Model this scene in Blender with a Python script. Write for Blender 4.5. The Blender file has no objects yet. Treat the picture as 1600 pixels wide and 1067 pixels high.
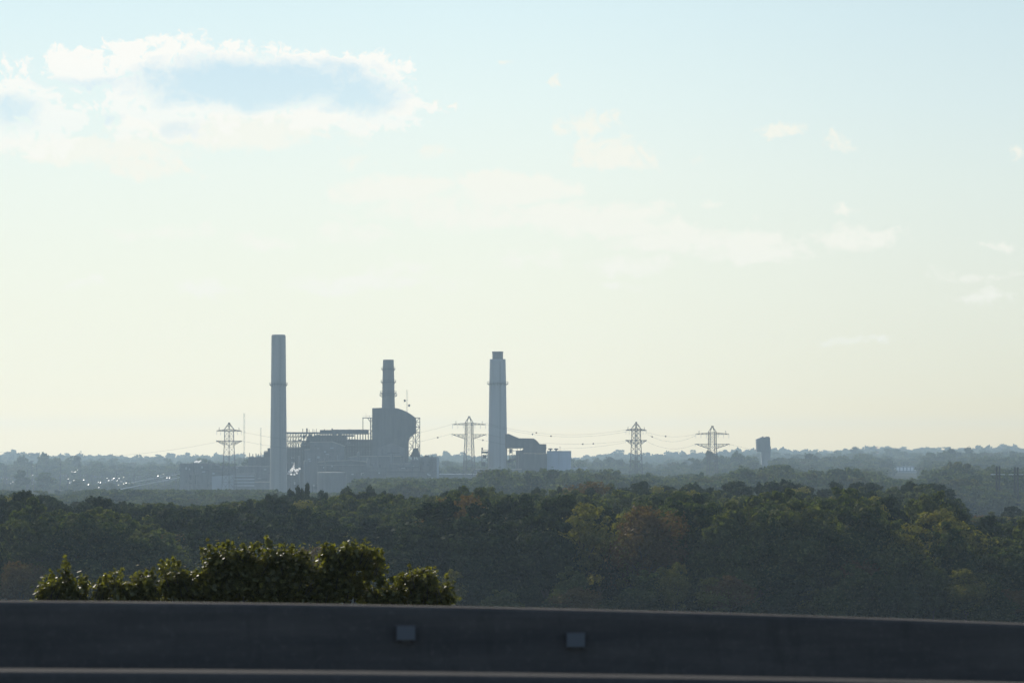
import bpy, math, random
import numpy as np
from mathutils import Vector, Matrix

S = bpy.context.scene
C = S.collection
R = math.radians
F = 5000.0          # focal length in photo pixels
CAMZ = 40.0         # eye height above the plain
HOR = 718.0         # photo row of the true horizon

# ------------------------------------------------------------------ camera
cam_d = bpy.data.cameras.new('camera')
cam = bpy.data.objects.new('camera', cam_d)
C.objects.link(cam)
cam.location = (0, 0, CAMZ)
cam.rotation_euler = (R(90), 0, 0)
cam_d.sensor_width = 36.0
cam_d.lens = F * 36.0 / 1600.0
cam_d.shift_y = (HOR - 533.5) / 1600.0
cam_d.clip_start = 0.5
cam_d.clip_end = 60000
cam_d.dof.use_dof = True
cam_d.dof.focus_distance = 3500
cam_d.dof.aperture_fstop = 7.0
S.camera = cam

# ------------------------------------------------------------------ light
SUN_EL, SUN_AZ = 29.0, -24.0      # azimuth measured from the view direction (+Y), negative = towards -X
HAZE_DENSITY = 6.9e-5
HAZE_COLOUR = (0.60, 0.81, 0.98)
HAZE_TOP = 205.0
sd = Vector((math.sin(R(SUN_AZ)) * math.cos(R(SUN_EL)), math.cos(R(SUN_AZ)) * math.cos(R(SUN_EL)), math.sin(R(SUN_EL))))
sun_d = bpy.data.lights.new('sun', 'SUN')
sun_d.energy = 4.6
sun_d.angle = R(0.5)
sun_d.color = (1.0, 0.94, 0.84)
sun = bpy.data.objects.new('sun', sun_d)
C.objects.link(sun)
sun.rotation_euler = sd.to_track_quat('Z', 'Y').to_euler()
S.view_settings.view_transform = 'Standard'
S.view_settings.look = 'None'
S.view_settings.exposure = 0.0
S.view_settings.gamma = 1.0
S.render.film_transparent = False
cy = S.cycles
cy.use_denoising = True
cy.max_bounces = 6
cy.diffuse_bounces = 2
cy.glossy_bounces = 2
cy.transmission_bounces = 3
cy.volume_bounces = 0
cy.transparent_max_bounces = 8
cy.caustics_reflective = False
cy.caustics_refractive = False
cy.sample_clamp_indirect = 4.0


def lin(r, g, b):
    f = lambda c: (c / 255) / 12.92 if c / 255 <= 0.04045 else ((c / 255 + 0.055) / 1.055) ** 2.4
    return (f(r), f(g), f(b))


# ------------------------------------------------------------------ world
class NT:
    def __init__(s, tree):
        s.t = tree
        tree.nodes.clear()

    def n(s, typ, **kw):
        nd = s.t.nodes.new(typ)
        for k, v in kw.items():
            if k.startswith('i_'):
                nd.inputs[k[2:].replace('_', ' ')].default_value = v
            else:
                setattr(nd, k, v)
        return nd

    def l(s, a, b):
        s.t.links.new(a, b)

    def put(s, sock, v):
        if isinstance(v, (int, float)):
            sock.default_value = v
        elif isinstance(v, (tuple, list)):
            sock.default_value = v
        else:
            s.l(v, sock)

    def math(s, op, a, b=0.0, c=None, clamp=False):
        nd = s.n('ShaderNodeMath', operation=op, use_clamp=clamp)
        s.put(nd.inputs[0], a)
        s.put(nd.inputs[1], b)
        if c is not None:
            s.put(nd.inputs[2], c)
        return nd.outputs[0]

    def vmath(s, op, a, b=(0, 0, 0), out=0):
        nd = s.n('ShaderNodeVectorMath', operation=op)
        s.put(nd.inputs[0], a)
        s.put(nd.inputs[1], b)
        return nd.outputs[out]

    def mix(s, f, a, b, blend='MIX'):
        nd = s.n('ShaderNodeMix', data_type='RGBA', blend_type=blend)
        s.put(nd.inputs[0], f)
        for k, v in ((6, a), (7, b)):
            if isinstance(v, tuple) and len(v) == 3:
                v = (*v, 1)
            s.put(nd.inputs[k], v)
        return nd.outputs[2]

    def sstep(s, v, a, b):
        nd = s.n('ShaderNodeMapRange', interpolation_type='SMOOTHSTEP')
        s.put(nd.inputs[0], v)
        nd.inputs[1].default_value = a
        nd.inputs[2].default_value = b
        nd.inputs[3].default_value = 0
        nd.inputs[4].default_value = 1
        return nd.outputs[0]

    def noise(s, vec, scale, detail=4.0, rough=0.5, out='Fac'):
        nd = s.n('ShaderNodeTexNoise')
        if vec is not None:
            s.l(vec, nd.inputs['Vector'])
        nd.inputs['Scale'].default_value = scale
        nd.inputs['Detail'].default_value = detail
        nd.inputs['Roughness'].default_value = rough
        return nd.outputs[out]

    def ramp(s, f, stops, interp='LINEAR'):
        nd = s.n('ShaderNodeValToRGB')
        s.l(f, nd.inputs[0])
        cr = nd.color_ramp
        cr.interpolation = interp
        while len(cr.elements) > 1:
            cr.elements.remove(cr.elements[-1])
        cr.elements[0].position = stops[0][0]
        cr.elements[0].color = (*stops[0][1], 1)
        for p, c in stops[1:]:
            e = cr.elements.new(p)
            e.color = (*c, 1)
        return nd.outputs[0]


W = bpy.data.worlds.new('World')
S.world = W
W.use_nodes = True
W.cycles.sampling_method = 'MANUAL'
W.cycles.sample_map_resolution = 512
w = NT(W.node_tree)
STR = 0.13
sky = w.n('ShaderNodeTexSky', sky_type='NISHITA', sun_disc=False)
sky.sun_elevation = R(SUN_EL)
sky.sun_rotation = R(SUN_AZ)
sky.air_density = 1.0
sky.dust_density = 2.0
sky.ozone_density = 1.0
tc = w.n('ShaderNodeTexCoord').outputs['Generated']
sep = w.n('ShaderNodeSeparateXYZ')
w.l(tc, sep.inputs[0])
dx, dy, dz = sep.outputs
ysafe = w.math('MAXIMUM', dy, 0.05)
tx = w.math('DIVIDE', dx, ysafe)       # tangent of the azimuth from north
tz = w.math('DIVIDE', dz, ysafe)       # tangent of the elevation
# hazy low sky towards the sun: pale cyan above, cream near the horizon
el = w.math('MULTIPLY', tz, 1 / 0.16, clamp=True)
J = (0.53, 0.77, 0.93)       # brightness the haze itself adds per unit of opacity


def outer_sky(keys):
    """sky colours seen above the haze layer, so that through it they arrive as the wanted ones"""
    st = []
    for t_ in (0, .05, .09, .13, .18, .24, .32, .42, .55, .7, .85, 1.0):
        want = [np.interp(t_, [k_[0] for k_ in keys], [k_[1][c_] for k_ in keys]) for c_ in range(3)]
        path = min(14200.0, (HAZE_TOP - CAMZ) / max(1e-4, t_ * .16))
        T_ = math.exp(-HAZE_DENSITY * path)
        st.append((t_, tuple(max(.02, (want[c_] - J[c_] * (1 - T_)) / T_) for c_ in range(3))))
    return st


GR = outer_sky([(0.0, lin(234, 238, 226)), (0.16, lin(238, 243, 230)), (0.36, lin(239, 246, 234)), (0.55, lin(236, 247, 240)),
      (0.75, lin(228, 246, 246)), (1.0, lin(213, 239, 247))])
low = w.ramp(el, GR)
GR2 = outer_sky([(0.0, lin(220, 224, 212)), (0.16, lin(224, 230, 217)), (0.36, lin(226, 235, 226)), (0.55, lin(222, 236, 232)),
       (0.75, lin(213, 233, 237)), (1.0, lin(201, 226, 235))])
low2 = w.ramp(el, GR2)
low = w.mix(w.sstep(tx, -0.03, 0.20), low, low2)

# clouds, laid out on the sky by direction (units: hundredths of 1/5000 tangent)
U = w.math('MULTIPLY_ADD', tx, 50.0, 8.0)
V = w.math('MULTIPLY_ADD', tz, -50.0, 7.18)
cmb = w.n('ShaderNodeCombineXYZ')
w.l(U, cmb.inputs[0])
w.l(V, cmb.inputs[1])
p = cmb.outputs[0]
wv = w.noise(p, 0.9, 6.0, 0.6, 'Color')
wv = w.vmath('SUBTRACT', wv, (0.5, 0.5, 0.5))
wv = w.vmath('MULTIPLY', wv, (1.3, 0.62, 0))
q = w.vmath('ADD', p, wv)
det = w.noise(q, 1.7, 10.0, 0.68)
det = w.math('SUBTRACT', det, 0.5)
fin = w.math('SUBTRACT', w.noise(q, 7.0, 8.0, 0.7), 0.5)
det = w.math('MULTIPLY_ADD', fin, 0.7, det)
q2 = w.vmath('ADD', q, w.vmath('MULTIPLY', w.vmath('SUBTRACT', w.noise(p, 5.0, 4.0, 0.6, 'Color'), (.5, .5, .5)), (.25, .25, 0)))
for vs_, va_ in ((2.6, .36), (6.0, .22), (13.0, .13)):
    vo = w.n('ShaderNodeTexVoronoi', feature='SMOOTH_F1')
    w.l(q2, vo.inputs['Vector'])
    vo.inputs['Scale'].default_value = vs_
    vo.inputs['Smoothness'].default_value = 0.25
    det = w.math('MULTIPLY_ADD', w.math('SUBTRACT', 0.45, vo.outputs['Distance']), va_, det)
wisp_v = w.vmath('MULTIPLY', q, (0.6, 1.5, 1.0))
wisp = w.math('SUBTRACT', w.noise(wisp_v, 1.5, 8.0, 0.6), 0.5)


def field(ells):
    cur = None
    for (cx, cyy, rx, ry, s) in ells:
        d = w.vmath('SUBTRACT', q, (cx / 100, cyy / 100, 0))
        d = w.vmath('MULTIPLY', d, (100 / rx, 100 / ry, 0))
        dd = w.vmath('DOT_PRODUCT', d, d, out=1)
        e = w.math('MULTIPLY_ADD', dd, -s, s)
        cur = e if cur is None else w.math('SMOOTH_MAX', cur, e, 0.15)
    return cur


BIG = [(230, 92, 150, 38, 1), (400, 98, 170, 36, 1), (545, 120, 90, 48, 1), (110, 104, 100, 34, .9),
       (330, 150, 270, 56, 1), (618, 135, 34, 46, 1), (50, 190, 120, 66, .9), (30, 140, 70, 40, .8),
       (280, 198, 130, 34, .9), (540, 182, 120, 38, .9), (640, 170, 60, 14, .6)]
CORE = [(400, 128, 235, 50, 1), (560, 150, 85, 40, 1), (283, 202, 36, 20, .45), (25, 175, 50, 34, .6), (170, 190, 40, 12, .4), (130, 128, 90, 14, .45)]
SMALL = [(225, 262, 105, 24, .8), (860, 132, 14, 13, .8), (795, 103, 13, 7, .5), (930, 192, 70, 24, .9), (945, 240, 62, 34, .9),
         (1005, 248, 38, 26, .7), (1225, 206, 40, 15, .9), (1305, 222, 26, 18, .6), (690, 240, 30, 18, .6),
         (680, 166, 36, 9, .5), (560, 258, 60, 14, .5), (1090, 250, 16, 8, .4), (1594, 235, 16, 13, .6), (640, 170, 50, 12, .5)]
WISP = [(700, 330, 160, 30, .8), (1100, 375, 160, 22, .8), (450, 375, 120, 14, .6), (860, 300, 60, 20, .7), (560, 440, 160, 16, .6), (1000, 410, 110, 14, .5), (380, 205, 230, 34, .9), (130, 235, 190, 30, .9), (780, 300, 110, 34, 1.1), (640, 296, 150, 24, .95), (910, 340, 130, 30, 1.1), (1010, 360, 90, 20, .7),
        (1190, 392, 120, 26, .8), (1340, 372, 90, 22, .8), (1315, 335, 28, 10, .6), (1100, 322, 28, 10, .5),
        (1188, 340, 10, 10, .4), (830, 395, 85, 24, .6), (540, 360, 80, 16, .6), (270, 365, 105, 14, .5),
        (600, 415, 60, 18, .5), (520, 448, 75, 20, .55), (330, 455, 70, 18, .55), (120, 445, 80, 10, .4),
        (980, 440, 50, 10, .5), (1550, 380, 40, 9, .5), (1530, 430, 75, 14, .25), (1560, 465, 60, 12, .2), (1340, 535, 60, 10, .3)]
fb = w.math('MULTIPLY_ADD', det, 2.8, field(BIG))
mb = w.sstep(fb, 0.0, 0.5)
fs = w.math('MULTIPLY_ADD', det, 2.4, field(SMALL))
ms = w.math('MULTIPLY', w.sstep(fs, -0.1, 0.9), 0.8)
fw = w.math('MULTIPLY_ADD', det, 1.3, w.math('MULTIPLY_ADD', wisp, 2.6, field(WISP)))
mw = w.math('MULTIPLY', w.sstep(fw, -0.1, 0.75), 0.8)
fc = w.math('MULTIPLY_ADD', det, 0.8, field(CORE))
mb = w.math('MAXIMUM', mb, w.sstep(field(CORE[:2]), 0.15, 0.6))
mc = w.math('MULTIPLY', w.sstep(fc, -0.1, 0.8), 0.95)
ccol = w.mix(mc, lin(255, 254, 247), lin(205, 231, 242))
low = w.mix(mw, low, lin(251, 250, 238))
low = w.mix(ms, low, lin(251, 249, 236))
lowfade = w.n('ShaderNodeMapRange')
w.l(V, lowfade.inputs[0])
for k_, v_ in ((1, 1.0), (2, 2.25), (3, 0.97), (4, 0.5)):
    lowfade.inputs[k_].default_value = v_
low = w.mix(w.math('MULTIPLY', mb, lowfade.outputs[0]), low, ccol)
lowS = w.n('ShaderNodeVectorMath', operation='SCALE')
w.l(low, lowS.inputs[0])
lowS.inputs['Scale'].default_value = 1.0 / STR
# this pale low sky is the sector round the sun; elsewhere the clear Nishita sky takes over
sector = w.math('MULTIPLY', w.sstep(dy, 0.45, 0.9), w.math('SUBTRACT', 1.0, w.sstep(tz, 0.17, 0.42)))
col = w.mix(sector, sky.outputs[0], lowS.outputs[0])
bg = w.n('ShaderNodeBackground')
w.l(col, bg.inputs[0])
bg.inputs[1].default_value = STR
wo = w.n('ShaderNodeOutputWorld')
w.l(bg.outputs[0], wo.inputs[0])


# ------------------------------------------------------------------ helpers
def X(px, Y): return (px - 800.0) / F * Y
def Z(py, Y): return CAMZ - (py - HOR) / F * Y
def P(px, py, Y): return Vector((X(px, Y), Y, Z(py, Y)))


def tag(o, label=None, cat=None, group=None, kind=None):
    if label: o['label'] = label
    if cat: o['category'] = cat
    if group: o['group'] = group
    if kind: o['kind'] = kind
    return o


def empty(name, loc, label, cat, group=None, rz=0.0):
    o = bpy.data.objects.new(name, None)
    o.empty_display_size = 1
    o.location = loc
    o.rotation_euler = (0, 0, rz)
    C.objects.link(o)
    return tag(o, label, cat, group)


class MB:
    """collects shapes and links them as one mesh object"""
    def __init__(s):
        s.v = []; s.f = []

    def add(s, vs, fs):
        b = len(s.v)
        s.v.extend([tuple(v) for v in vs])
        s.f.extend([tuple(b + i for i in f) for f in fs])
        return s

    def box(s, x0, x1, y0, y1, z0, z1):
        return s.add([(x0, y0, z0), (x1, y0, z0), (x1, y1, z0), (x0, y1, z0), (x0, y0, z1), (x1, y0, z1), (x1, y1, z1), (x0, y1, z1)],
                     [(0, 3, 2, 1), (4, 5, 6, 7), (0, 1, 5, 4), (1, 2, 6, 5), (2, 3, 7, 6), (3, 0, 4, 7)])

    def pbox(s, px0, px1, py0, py1, Y, depth):
        """box given by its outline in the view from the road, front at Y"""
        return s.box(X(px0, Y), X(px1, Y), Y, Y + depth, Z(py1, Y), Z(py0, Y))

    def prism(s, pts, y0, y1):
        n = len(pts)
        vs = [(x, y0, z) for x, z in pts] + [(x, y1, z) for x, z in pts]
        fs = [tuple(range(n - 1, -1, -1)), tuple(range(n, 2 * n))] + [(i, (i + 1) % n, n + (i + 1) % n, n + i) for i in range(n)]
        return s.add(vs, fs)

    def pprism(s, pts, Y, depth):
        return s.prism([(X(a, Y), Z(b, Y)) for a, b in pts], Y, Y + depth)

    def tube(s, a, b, r0, r1=None, n=6):
        a = Vector(a); b = Vector(b)
        if r1 is None: r1 = r0
        d = b - a
        if d.length < 1e-6: return s
        d.normalize()
        u = d.orthogonal().normalized()
        v = d.cross(u)
        vs = []
        for c, r in ((a, r0), (b, r1)):
            for k in range(n):
                t = 2 * math.pi * k / n
                vs.append(c + u * (r * math.cos(t)) + v * (r * math.sin(t)))
        fs = [(k, (k + 1) % n, n + (k + 1) % n, n + k) for k in range(n)] + [tuple(range(n - 1, -1, -1)), tuple(range(n, 2 * n))]
        return s.add(vs, fs)

    def path(s, pts, rs, n=6):
        for i in range(len(pts) - 1):
            s.tube(pts[i], pts[i + 1], rs[i], rs[i + 1], n)
        return s

    def lathe(s, cx, cyy, prof, n=32):
        vs = []; fs = []
        for r, z in prof:
            for k in range(n):
                t = 2 * math.pi * k / n
                vs.append((cx + r * math.cos(t), cyy + r * math.sin(t), z))
        m = len(prof)
        for i in range(m - 1):
            for k in range(n):
                fs.append((i * n + k, i * n + (k + 1) % n, (i + 1) * n + (k + 1) % n, (i + 1) * n + k))
        fs.append(tuple(range(n - 1, -1, -1)))
        fs.append(tuple((m - 1) * n + k for k in range(n)))
        return s.add(vs, fs)

    def ball(s, c, r, n=8):
        c = Vector(c)
        prof = [(max(1e-3, r * math.sin(math.pi * i / n)), c.z - r * math.cos(math.pi * i / n)) for i in range(n + 1)]
        return s.lathe(c.x, c.y, prof, n + 2)

    def mesh(s, name, m=None, smooth=False):
        me = bpy.data.meshes.new(name)
        me.from_pydata(s.v, [], s.f)
        if m: me.materials.append(m)
        if smooth: me.polygons.foreach_set('use_smooth', [True] * len(me.polygons))
        me.update()
        return me

    def build(s, name, m, parent=None, smooth=False, label=None):
        o = bpy.data.objects.new(name, s.mesh(name, m, smooth))
        C.objects.link(o)
        if parent:
            o.parent = parent
            o.matrix_parent_inverse = Matrix.LocRotScale(parent.location, parent.rotation_euler, parent.scale).inverted()
        if label: o['label'] = label
        return o


# ------------------------------------------------------------------ materials
def mat(name, base, rough=0.8, var=0.15, scale=1.0, metal=0.0, streak=None, bump=0.0, spec=0.3, alt=None):
    m = bpy.data.materials.new(name)
    m.use_nodes = True
    t = NT(m.node_tree)
    out = t.n('ShaderNodeOutputMaterial')
    b = t.n('ShaderNodeBsdfPrincipled')
    b.inputs['Roughness'].default_value = rough
    b.inputs['Metallic'].default_value = metal
    b.inputs['Specular IOR Level'].default_value = spec
    pos = t.n('ShaderNodeNewGeometry').outputs['Position']
    v = pos
    if streak:
        v = t.vmath('MULTIPLY', pos, streak)
    nz = t.noise(v, scale, 6.0, 0.6)
    dark = tuple(c * (1 - var) for c in base)
    lite = tuple(min(1, c * (1 + var)) for c in (alt or base))
    c = t.ramp(nz, [(0.3, dark), (0.7, lite)])
    t.l(c, b.inputs['Base Color'])
    if bump:
        bp = t.n('ShaderNodeBump')
        bp.inputs['Strength'].default_value = bump
        bp.inputs['Distance'].default_value = 0.02
        t.l(t.noise(pos, scale * 20, 6.0, 0.7), bp.inputs['Height'])
        t.l(bp.outputs[0], b.inputs['Normal'])
    t.l(b.outputs[0], out.inputs[0])
    return m


def leaf_mat(name, c1, c2, c3, gloss=0.05, trans=0.5, nscale=0.25, rough=0.42):
    """leaves: reflect, let light through and glint a little; hue varies from tree to tree and from bough to bough"""
    m = bpy.data.materials.new(name)
    m.use_nodes = True
    t = NT(m.node_tree)
    out = t.n('ShaderNodeOutputMaterial')
    oi = t.n('ShaderNodeObjectInfo')
    geo = t.n('ShaderNodeNewGeometry')
    nz = t.noise(geo.outputs['Position'], nscale, 3.0, 0.6)
    c = t.mix(oi.outputs['Random'], c1, c2)
    c = t.mix(t.sstep(nz, 0.45, 0.75), c, c3)
    fine = t.noise(geo.outputs['Position'], nscale * 9, 2.0, 0.5)
    c = t.mix(t.math('MULTIPLY', t.sstep(fine, 0.48, 0.75), 0.45), c, tuple(min(1, x * 2.3) for x in c3))
    d = t.n('ShaderNodeBsdfDiffuse')
    t.l(c, d.inputs[0])
    tr = t.n('ShaderNodeBsdfTranslucent')
    t.l(t.mix(1.0, c, (0.9, 1.0, 0.35), 'MULTIPLY'), tr.inputs[0])
    ms_ = t.n('ShaderNodeMixShader')
    ms_.inputs[0].default_value = trans
    t.l(d.outputs[0], ms_.inputs[1]); t.l(tr.outputs[0], ms_.inputs[2])
    g = t.n('ShaderNodeBsdfGlossy')
    g.inputs['Roughness'].default_value = rough
    m2 = t.n('ShaderNodeMixShader')
    m2.inputs[0].default_value = gloss
    t.l(ms_.outputs[0], m2.inputs[1]); t.l(g.outputs[0], m2.inputs[2])
    t.l(m2.outputs[0], out.inputs[0])
    return m


M = {}
M['concrete'] = mat('chimney_concrete', (0.30, 0.30, 0.29), 0.9, 0.18, 0.12, streak=(1, 1, 0.08))
M['concrete_dark'] = mat('sooty_concrete', (0.16, 0.16, 0.16), 0.9, 0.2, 0.12, streak=(1, 1, 0.08))
M['clad_dark'] = mat('dark_cladding', (0.09, 0.10, 0.11), 0.7, 0.25, 0.25, streak=(1, 1, 0.15))
M['clad_mid'] = mat('grey_cladding', (0.14, 0.15, 0.165), 0.7, 0.2, 0.25, streak=(1, 1, 0.15))
M['clad_light'] = mat('pale_cladding', (0.34, 0.38, 0.42), 0.6, 0.12, 0.2, streak=(1, 1, 0.15))
M['roof_pale'] = mat('pale_roofing', (0.30, 0.30, 0.28), 0.8, 0.15, 0.3)
M['white'] = mat('white_paint', (0.8, 0.8, 0.8), 0.35, 0.06, 0.5)
M['steel'] = mat('dark_steelwork', (0.06, 0.06, 0.065), 0.7, 0.2, 1.0, spec=.2)
M['galv'] = mat('galvanised_steel', (0.07, 0.07, 0.075), 0.7, 0.2, 1.0, spec=.2)
M['galv_shiny'] = mat('bright_galvanised_metal', (0.75, 0.76, 0.78), 0.25, 0.1, 1.0, metal=0.9)
M['cap'] = mat('glint_metal_cap', (0.6, 0.6, 0.6), 0.5, 0.05, 1.0, metal=1.0)
M['insul'] = mat('insulator_porcelain', (0.55, 0.55, 0.55), 0.2, 0.1, 1.0)
M['pole'] = mat('dark_timber_pole', (0.02, 0.018, 0.016), 0.9, 0.2, 1.0)
M['ball'] = mat('marker_ball_orange', (0.07, 0.03, 0.02), 0.8, 0.1, 1.0)
M['glass'] = mat('window_glass', (0.03, 0.035, 0.04), 0.08, 0.1, 1.0)
M['bark'] = mat('tree_bark', (0.07, 0.06, 0.05), 0.95, 0.3, 0.8, streak=(1, 1, 0.3))
M['barebark'] = mat('bare_wood', (0.20, 0.18, 0.16), 0.9, 0.2, 0.8)
M['asphalt'] = mat('asphalt', (0.05, 0.05, 0.052), 0.85, 0.2, 1.5, bump=0.3)
def barrier_mat():
    m = bpy.data.materials.new('weathered_barrier_concrete')
    m.use_nodes = True
    t = NT(m.node_tree)
    out = t.n('ShaderNodeOutputMaterial')
    b = t.n('ShaderNodeBsdfPrincipled', i_Roughness=1.0)
    b.inputs['Specular IOR Level'].default_value = 0.03
    pos = t.n('ShaderNodeNewGeometry').outputs['Position']
    c = t.ramp(t.noise(t.vmath('MULTIPLY', pos, (.45, .45, 4.0)), 1.4, 6, .6), [(.3, (.07, .069, .068)), (.5, (.095, .091, .086)), (.7, (.13, .122, .112))])
    st = t.noise(t.vmath('MULTIPLY', pos, (9, 9, .5)), 1.0, 5, .65)      # run-off streaks
    c = t.mix(t.math('MULTIPLY', t.sstep(st, .5, .72), .25), c, (.035, .034, .034))
    gr = t.noise(pos, 30, 4, .7)
    c = t.mix(t.math('MULTIPLY', t.sstep(gr, .5, .8), .3), c, (.2, .19, .17))
    t.l(c, b.inputs['Base Color'])
    bp = t.n('ShaderNodeBump'); bp.inputs['Strength'].default_value = .6; bp.inputs['Distance'].default_value = .01
    t.l(t.noise(pos, 14, 8, .7), bp.inputs['Height']); t.l(bp.outputs[0], b.inputs['Normal'])
    t.l(b.outputs[0], out.inputs[0])
    return m


M['barrier'] = barrier_mat()
M['reflector'] = mat('reflector_face', (0.15, 0.165, 0.18), 0.8, 0.05, 1.0)
M['bracket'] = mat('reflector_bracket', (0.1, 0.1, 0.1), 0.5, 0.1, 1.0)
M['red'] = mat('red_mast_paint', (0.45, 0.08, 0.05), 0.6, 0.1, 1.0)
M['ground'] = mat('field_and_scrub', (0.018, 0.024, 0.012), 1.0, 0.35, 0.01, alt=(0.035, 0.035, 0.02), spec=0.0)
M['line'] = mat('road_paint', (0.75, 0.75, 0.7), 0.7, 0.1, 1.0)
M['leaf_green'] = leaf_mat('leaves_green', (0.036, 0.056, 0.018), (0.088, 0.102, 0.028), (0.12, 0.12, 0.036), 0.006, 0.38, .16, .55)
M['leaf_dark'] = leaf_mat('leaves_dark', (0.012, 0.024, 0.011), (0.024, 0.037, 0.014), (0.05, 0.058, 0.02), 0.006, 0.22, .16, .55)
M['leaf_yellow'] = leaf_mat('leaves_yellowing', (0.13, 0.13, 0.03), (0.15, 0.14, 0.035), (0.20, 0.16, 0.04), 0.006, 0.4)
M['leaf_rust'] = leaf_mat('leaves_rusty', (0.13, 0.07, 0.03), (0.12, 0.075, 0.03), (0.14, 0.10, 0.035), 0.006, 0.35)
M['far_green'] = leaf_mat('leaves_far_green', (0.045, 0.072, 0.026), (0.085, 0.10, 0.034), (0.12, 0.125, 0.045), 0.0, 0.38, .05)
M['far_dark'] = leaf_mat('leaves_far_dark', (0.026, 0.046, 0.02), (0.05, 0.07, 0.028), (0.08, 0.09, 0.034), 0.0, 0.34, .05)
M['far_yellow'] = leaf_mat('leaves_far_yellow', (0.07, 0.075, 0.025), (0.08, 0.08, 0.025), (0.11, 0.10, 0.03), 0.0, 0.35, .05)
M['leaf_near'] = leaf_mat('leaves_roadside', (0.115, 0.112, 0.028), (0.14, 0.132, 0.034), (0.19, 0.17, 0.048), 0.04, 0.5, 1.2, 0.42)


# ------------------------------------------------------------------ terrain
def sst(a, b, t):
    t = np.clip((t - a) / (b - a), 0, 1)
    return t * t * (3 - 2 * t)


def vnoise(x, y, seed=0):
    """smooth value noise on arrays"""
    xi = np.floor(x); yi = np.floor(y)
    fx = x - xi; fy = y - yi
    fx = fx * fx * (3 - 2 * fx); fy = fy * fy * (3 - 2 * fy)
    def h(a, b):
        v = np.sin(a * 127.1 + b * 311.7 + seed * 74.7) * 43758.5453
        return v - np.floor(v)
    return (h(xi, yi) * (1 - fx) + h(xi + 1, yi) * fx) * (1 - fy) + (h(xi, yi + 1) * (1 - fx) + h(xi + 1, yi + 1) * fx) * fy


def grade(x):
    xc = np.clip(x, -4, 3)
    return 0.0235 * xc + 0.003 * xc * xc + (x - xc) * (0.0235 + 0.006 * xc)


def ground(x, y):
    x = np.asarray(x, float); y = np.asarray(y, float)
    # the road runs along a bench on the hillside, the plain lies 40 m below the eye
    z = np.interp(y, [-400, -40, 22, 35, 80, 300, 690, 760, 1e6], [30, 37.6, 37.3, 33.0, 30.5, 16, 1.0, 0.3, 0.0])
    z = z - grade(x) * (1 - sst(18, 60, np.abs(y)))
    a = x / np.maximum(y, 100.0)
    # land swells on the east side and climbs to far ridges
    z = z + 15 * sst(0.03, 0.11, a) * sst(2000, 5200, y)
    z = z + 6 * (vnoise(x / 420, y / 600, 1) - 0.5) * sst(1600, 3000, y) * sst(0.02, 0.05, a)
    z = z + 9 * sst(4600, 6200, y) * vnoise(x / 500, y / 700, 2)
    ridge = 14 + 22 * vnoise(x / 900 + 3, y / 3000, 3) + 8 * vnoise(x / 260, y / 900, 4)
    z = z + ridge * 0.55 * sst(7300, 9000, y)
    return z


def terrain():
    ys = np.concatenate([np.linspace(-400, 700, 56), np.geomspace(715, 14000, 150)])
    us = np.linspace(-1, 1, 141)
    us = np.sign(us) * np.abs(us) ** 1.6
    vs = []; fs = []
    for y in ys:
        half = 400 + 0.42 * max(y, 0)
        x = us * half
        z = ground(x, np.full_like(x, y))
        vs.extend(zip(x.tolist(), [float(y)] * len(x), z.tolist()))
    n = len(us)
    for j in range(len(ys) - 1):
        for i in range(n - 1):
            a = j * n + i
            fs.append((a, a + 1, a + n + 1, a + n))
    me = bpy.data.meshes.new('ground')
    me.from_pydata(vs, [], fs)
    me.materials.append(M['ground'])
    me.polygons.foreach_set('use_smooth', [True] * len(me.polygons))
    o = bpy.data.objects.new('ground', me)
    C.objects.link(o)
    tag(o, kind='structure')


terrain()


# ------------------------------------------------------------------ road, parapets
def fy(x): return 15.6 + 0.15 * x
def ny(x): return 10.3 + 0.15 * x


def ftop(x):
    xc = np.clip(x, -4, 3)
    return 40 - (0.722 + 0.029 * xc + 0.0035 * xc * xc + (x - xc) * (0.029 + 0.007 * xc))


def ntop(x): return 40 - (0.690 + grade(x))


def sweep(prof_fn, xs, closed=True):
    """prof_fn(x) -> list of (y, z); swept along x"""
    vs = []; fs = []
    n = len(prof_fn(0.0))
    for x in xs:
        for y, z in prof_fn(x):
            vs.append((x, y, z))
    for i in range(len(xs) - 1):
        for k in range(n if closed else n - 1):
            a = i * n + k; b = i * n + (k + 1) % n
            fs.append((a, a + n, b + n, b))
    if closed:
        fs.append(tuple(range(n)))
        fs.append(tuple((len(xs) - 1) * n + k for k in range(n - 1, -1, -1)))
    return MB().add(vs, fs)


def jersey(top, yc):
    def f(x):
        t = top(x); y = yc(x)
        pr = [(-.065, 0), (-.085, -.012), (-.095, -.04), (-.19, -.50), (-.36, -.74), (-.36, -.92),
              (.36, -.92), (.36, -.74), (.19, -.50), (.095, -.04), (.085, -.012), (.065, 0)]
        return [(y + a, t + b) for a, b in pr]
    return f


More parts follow.
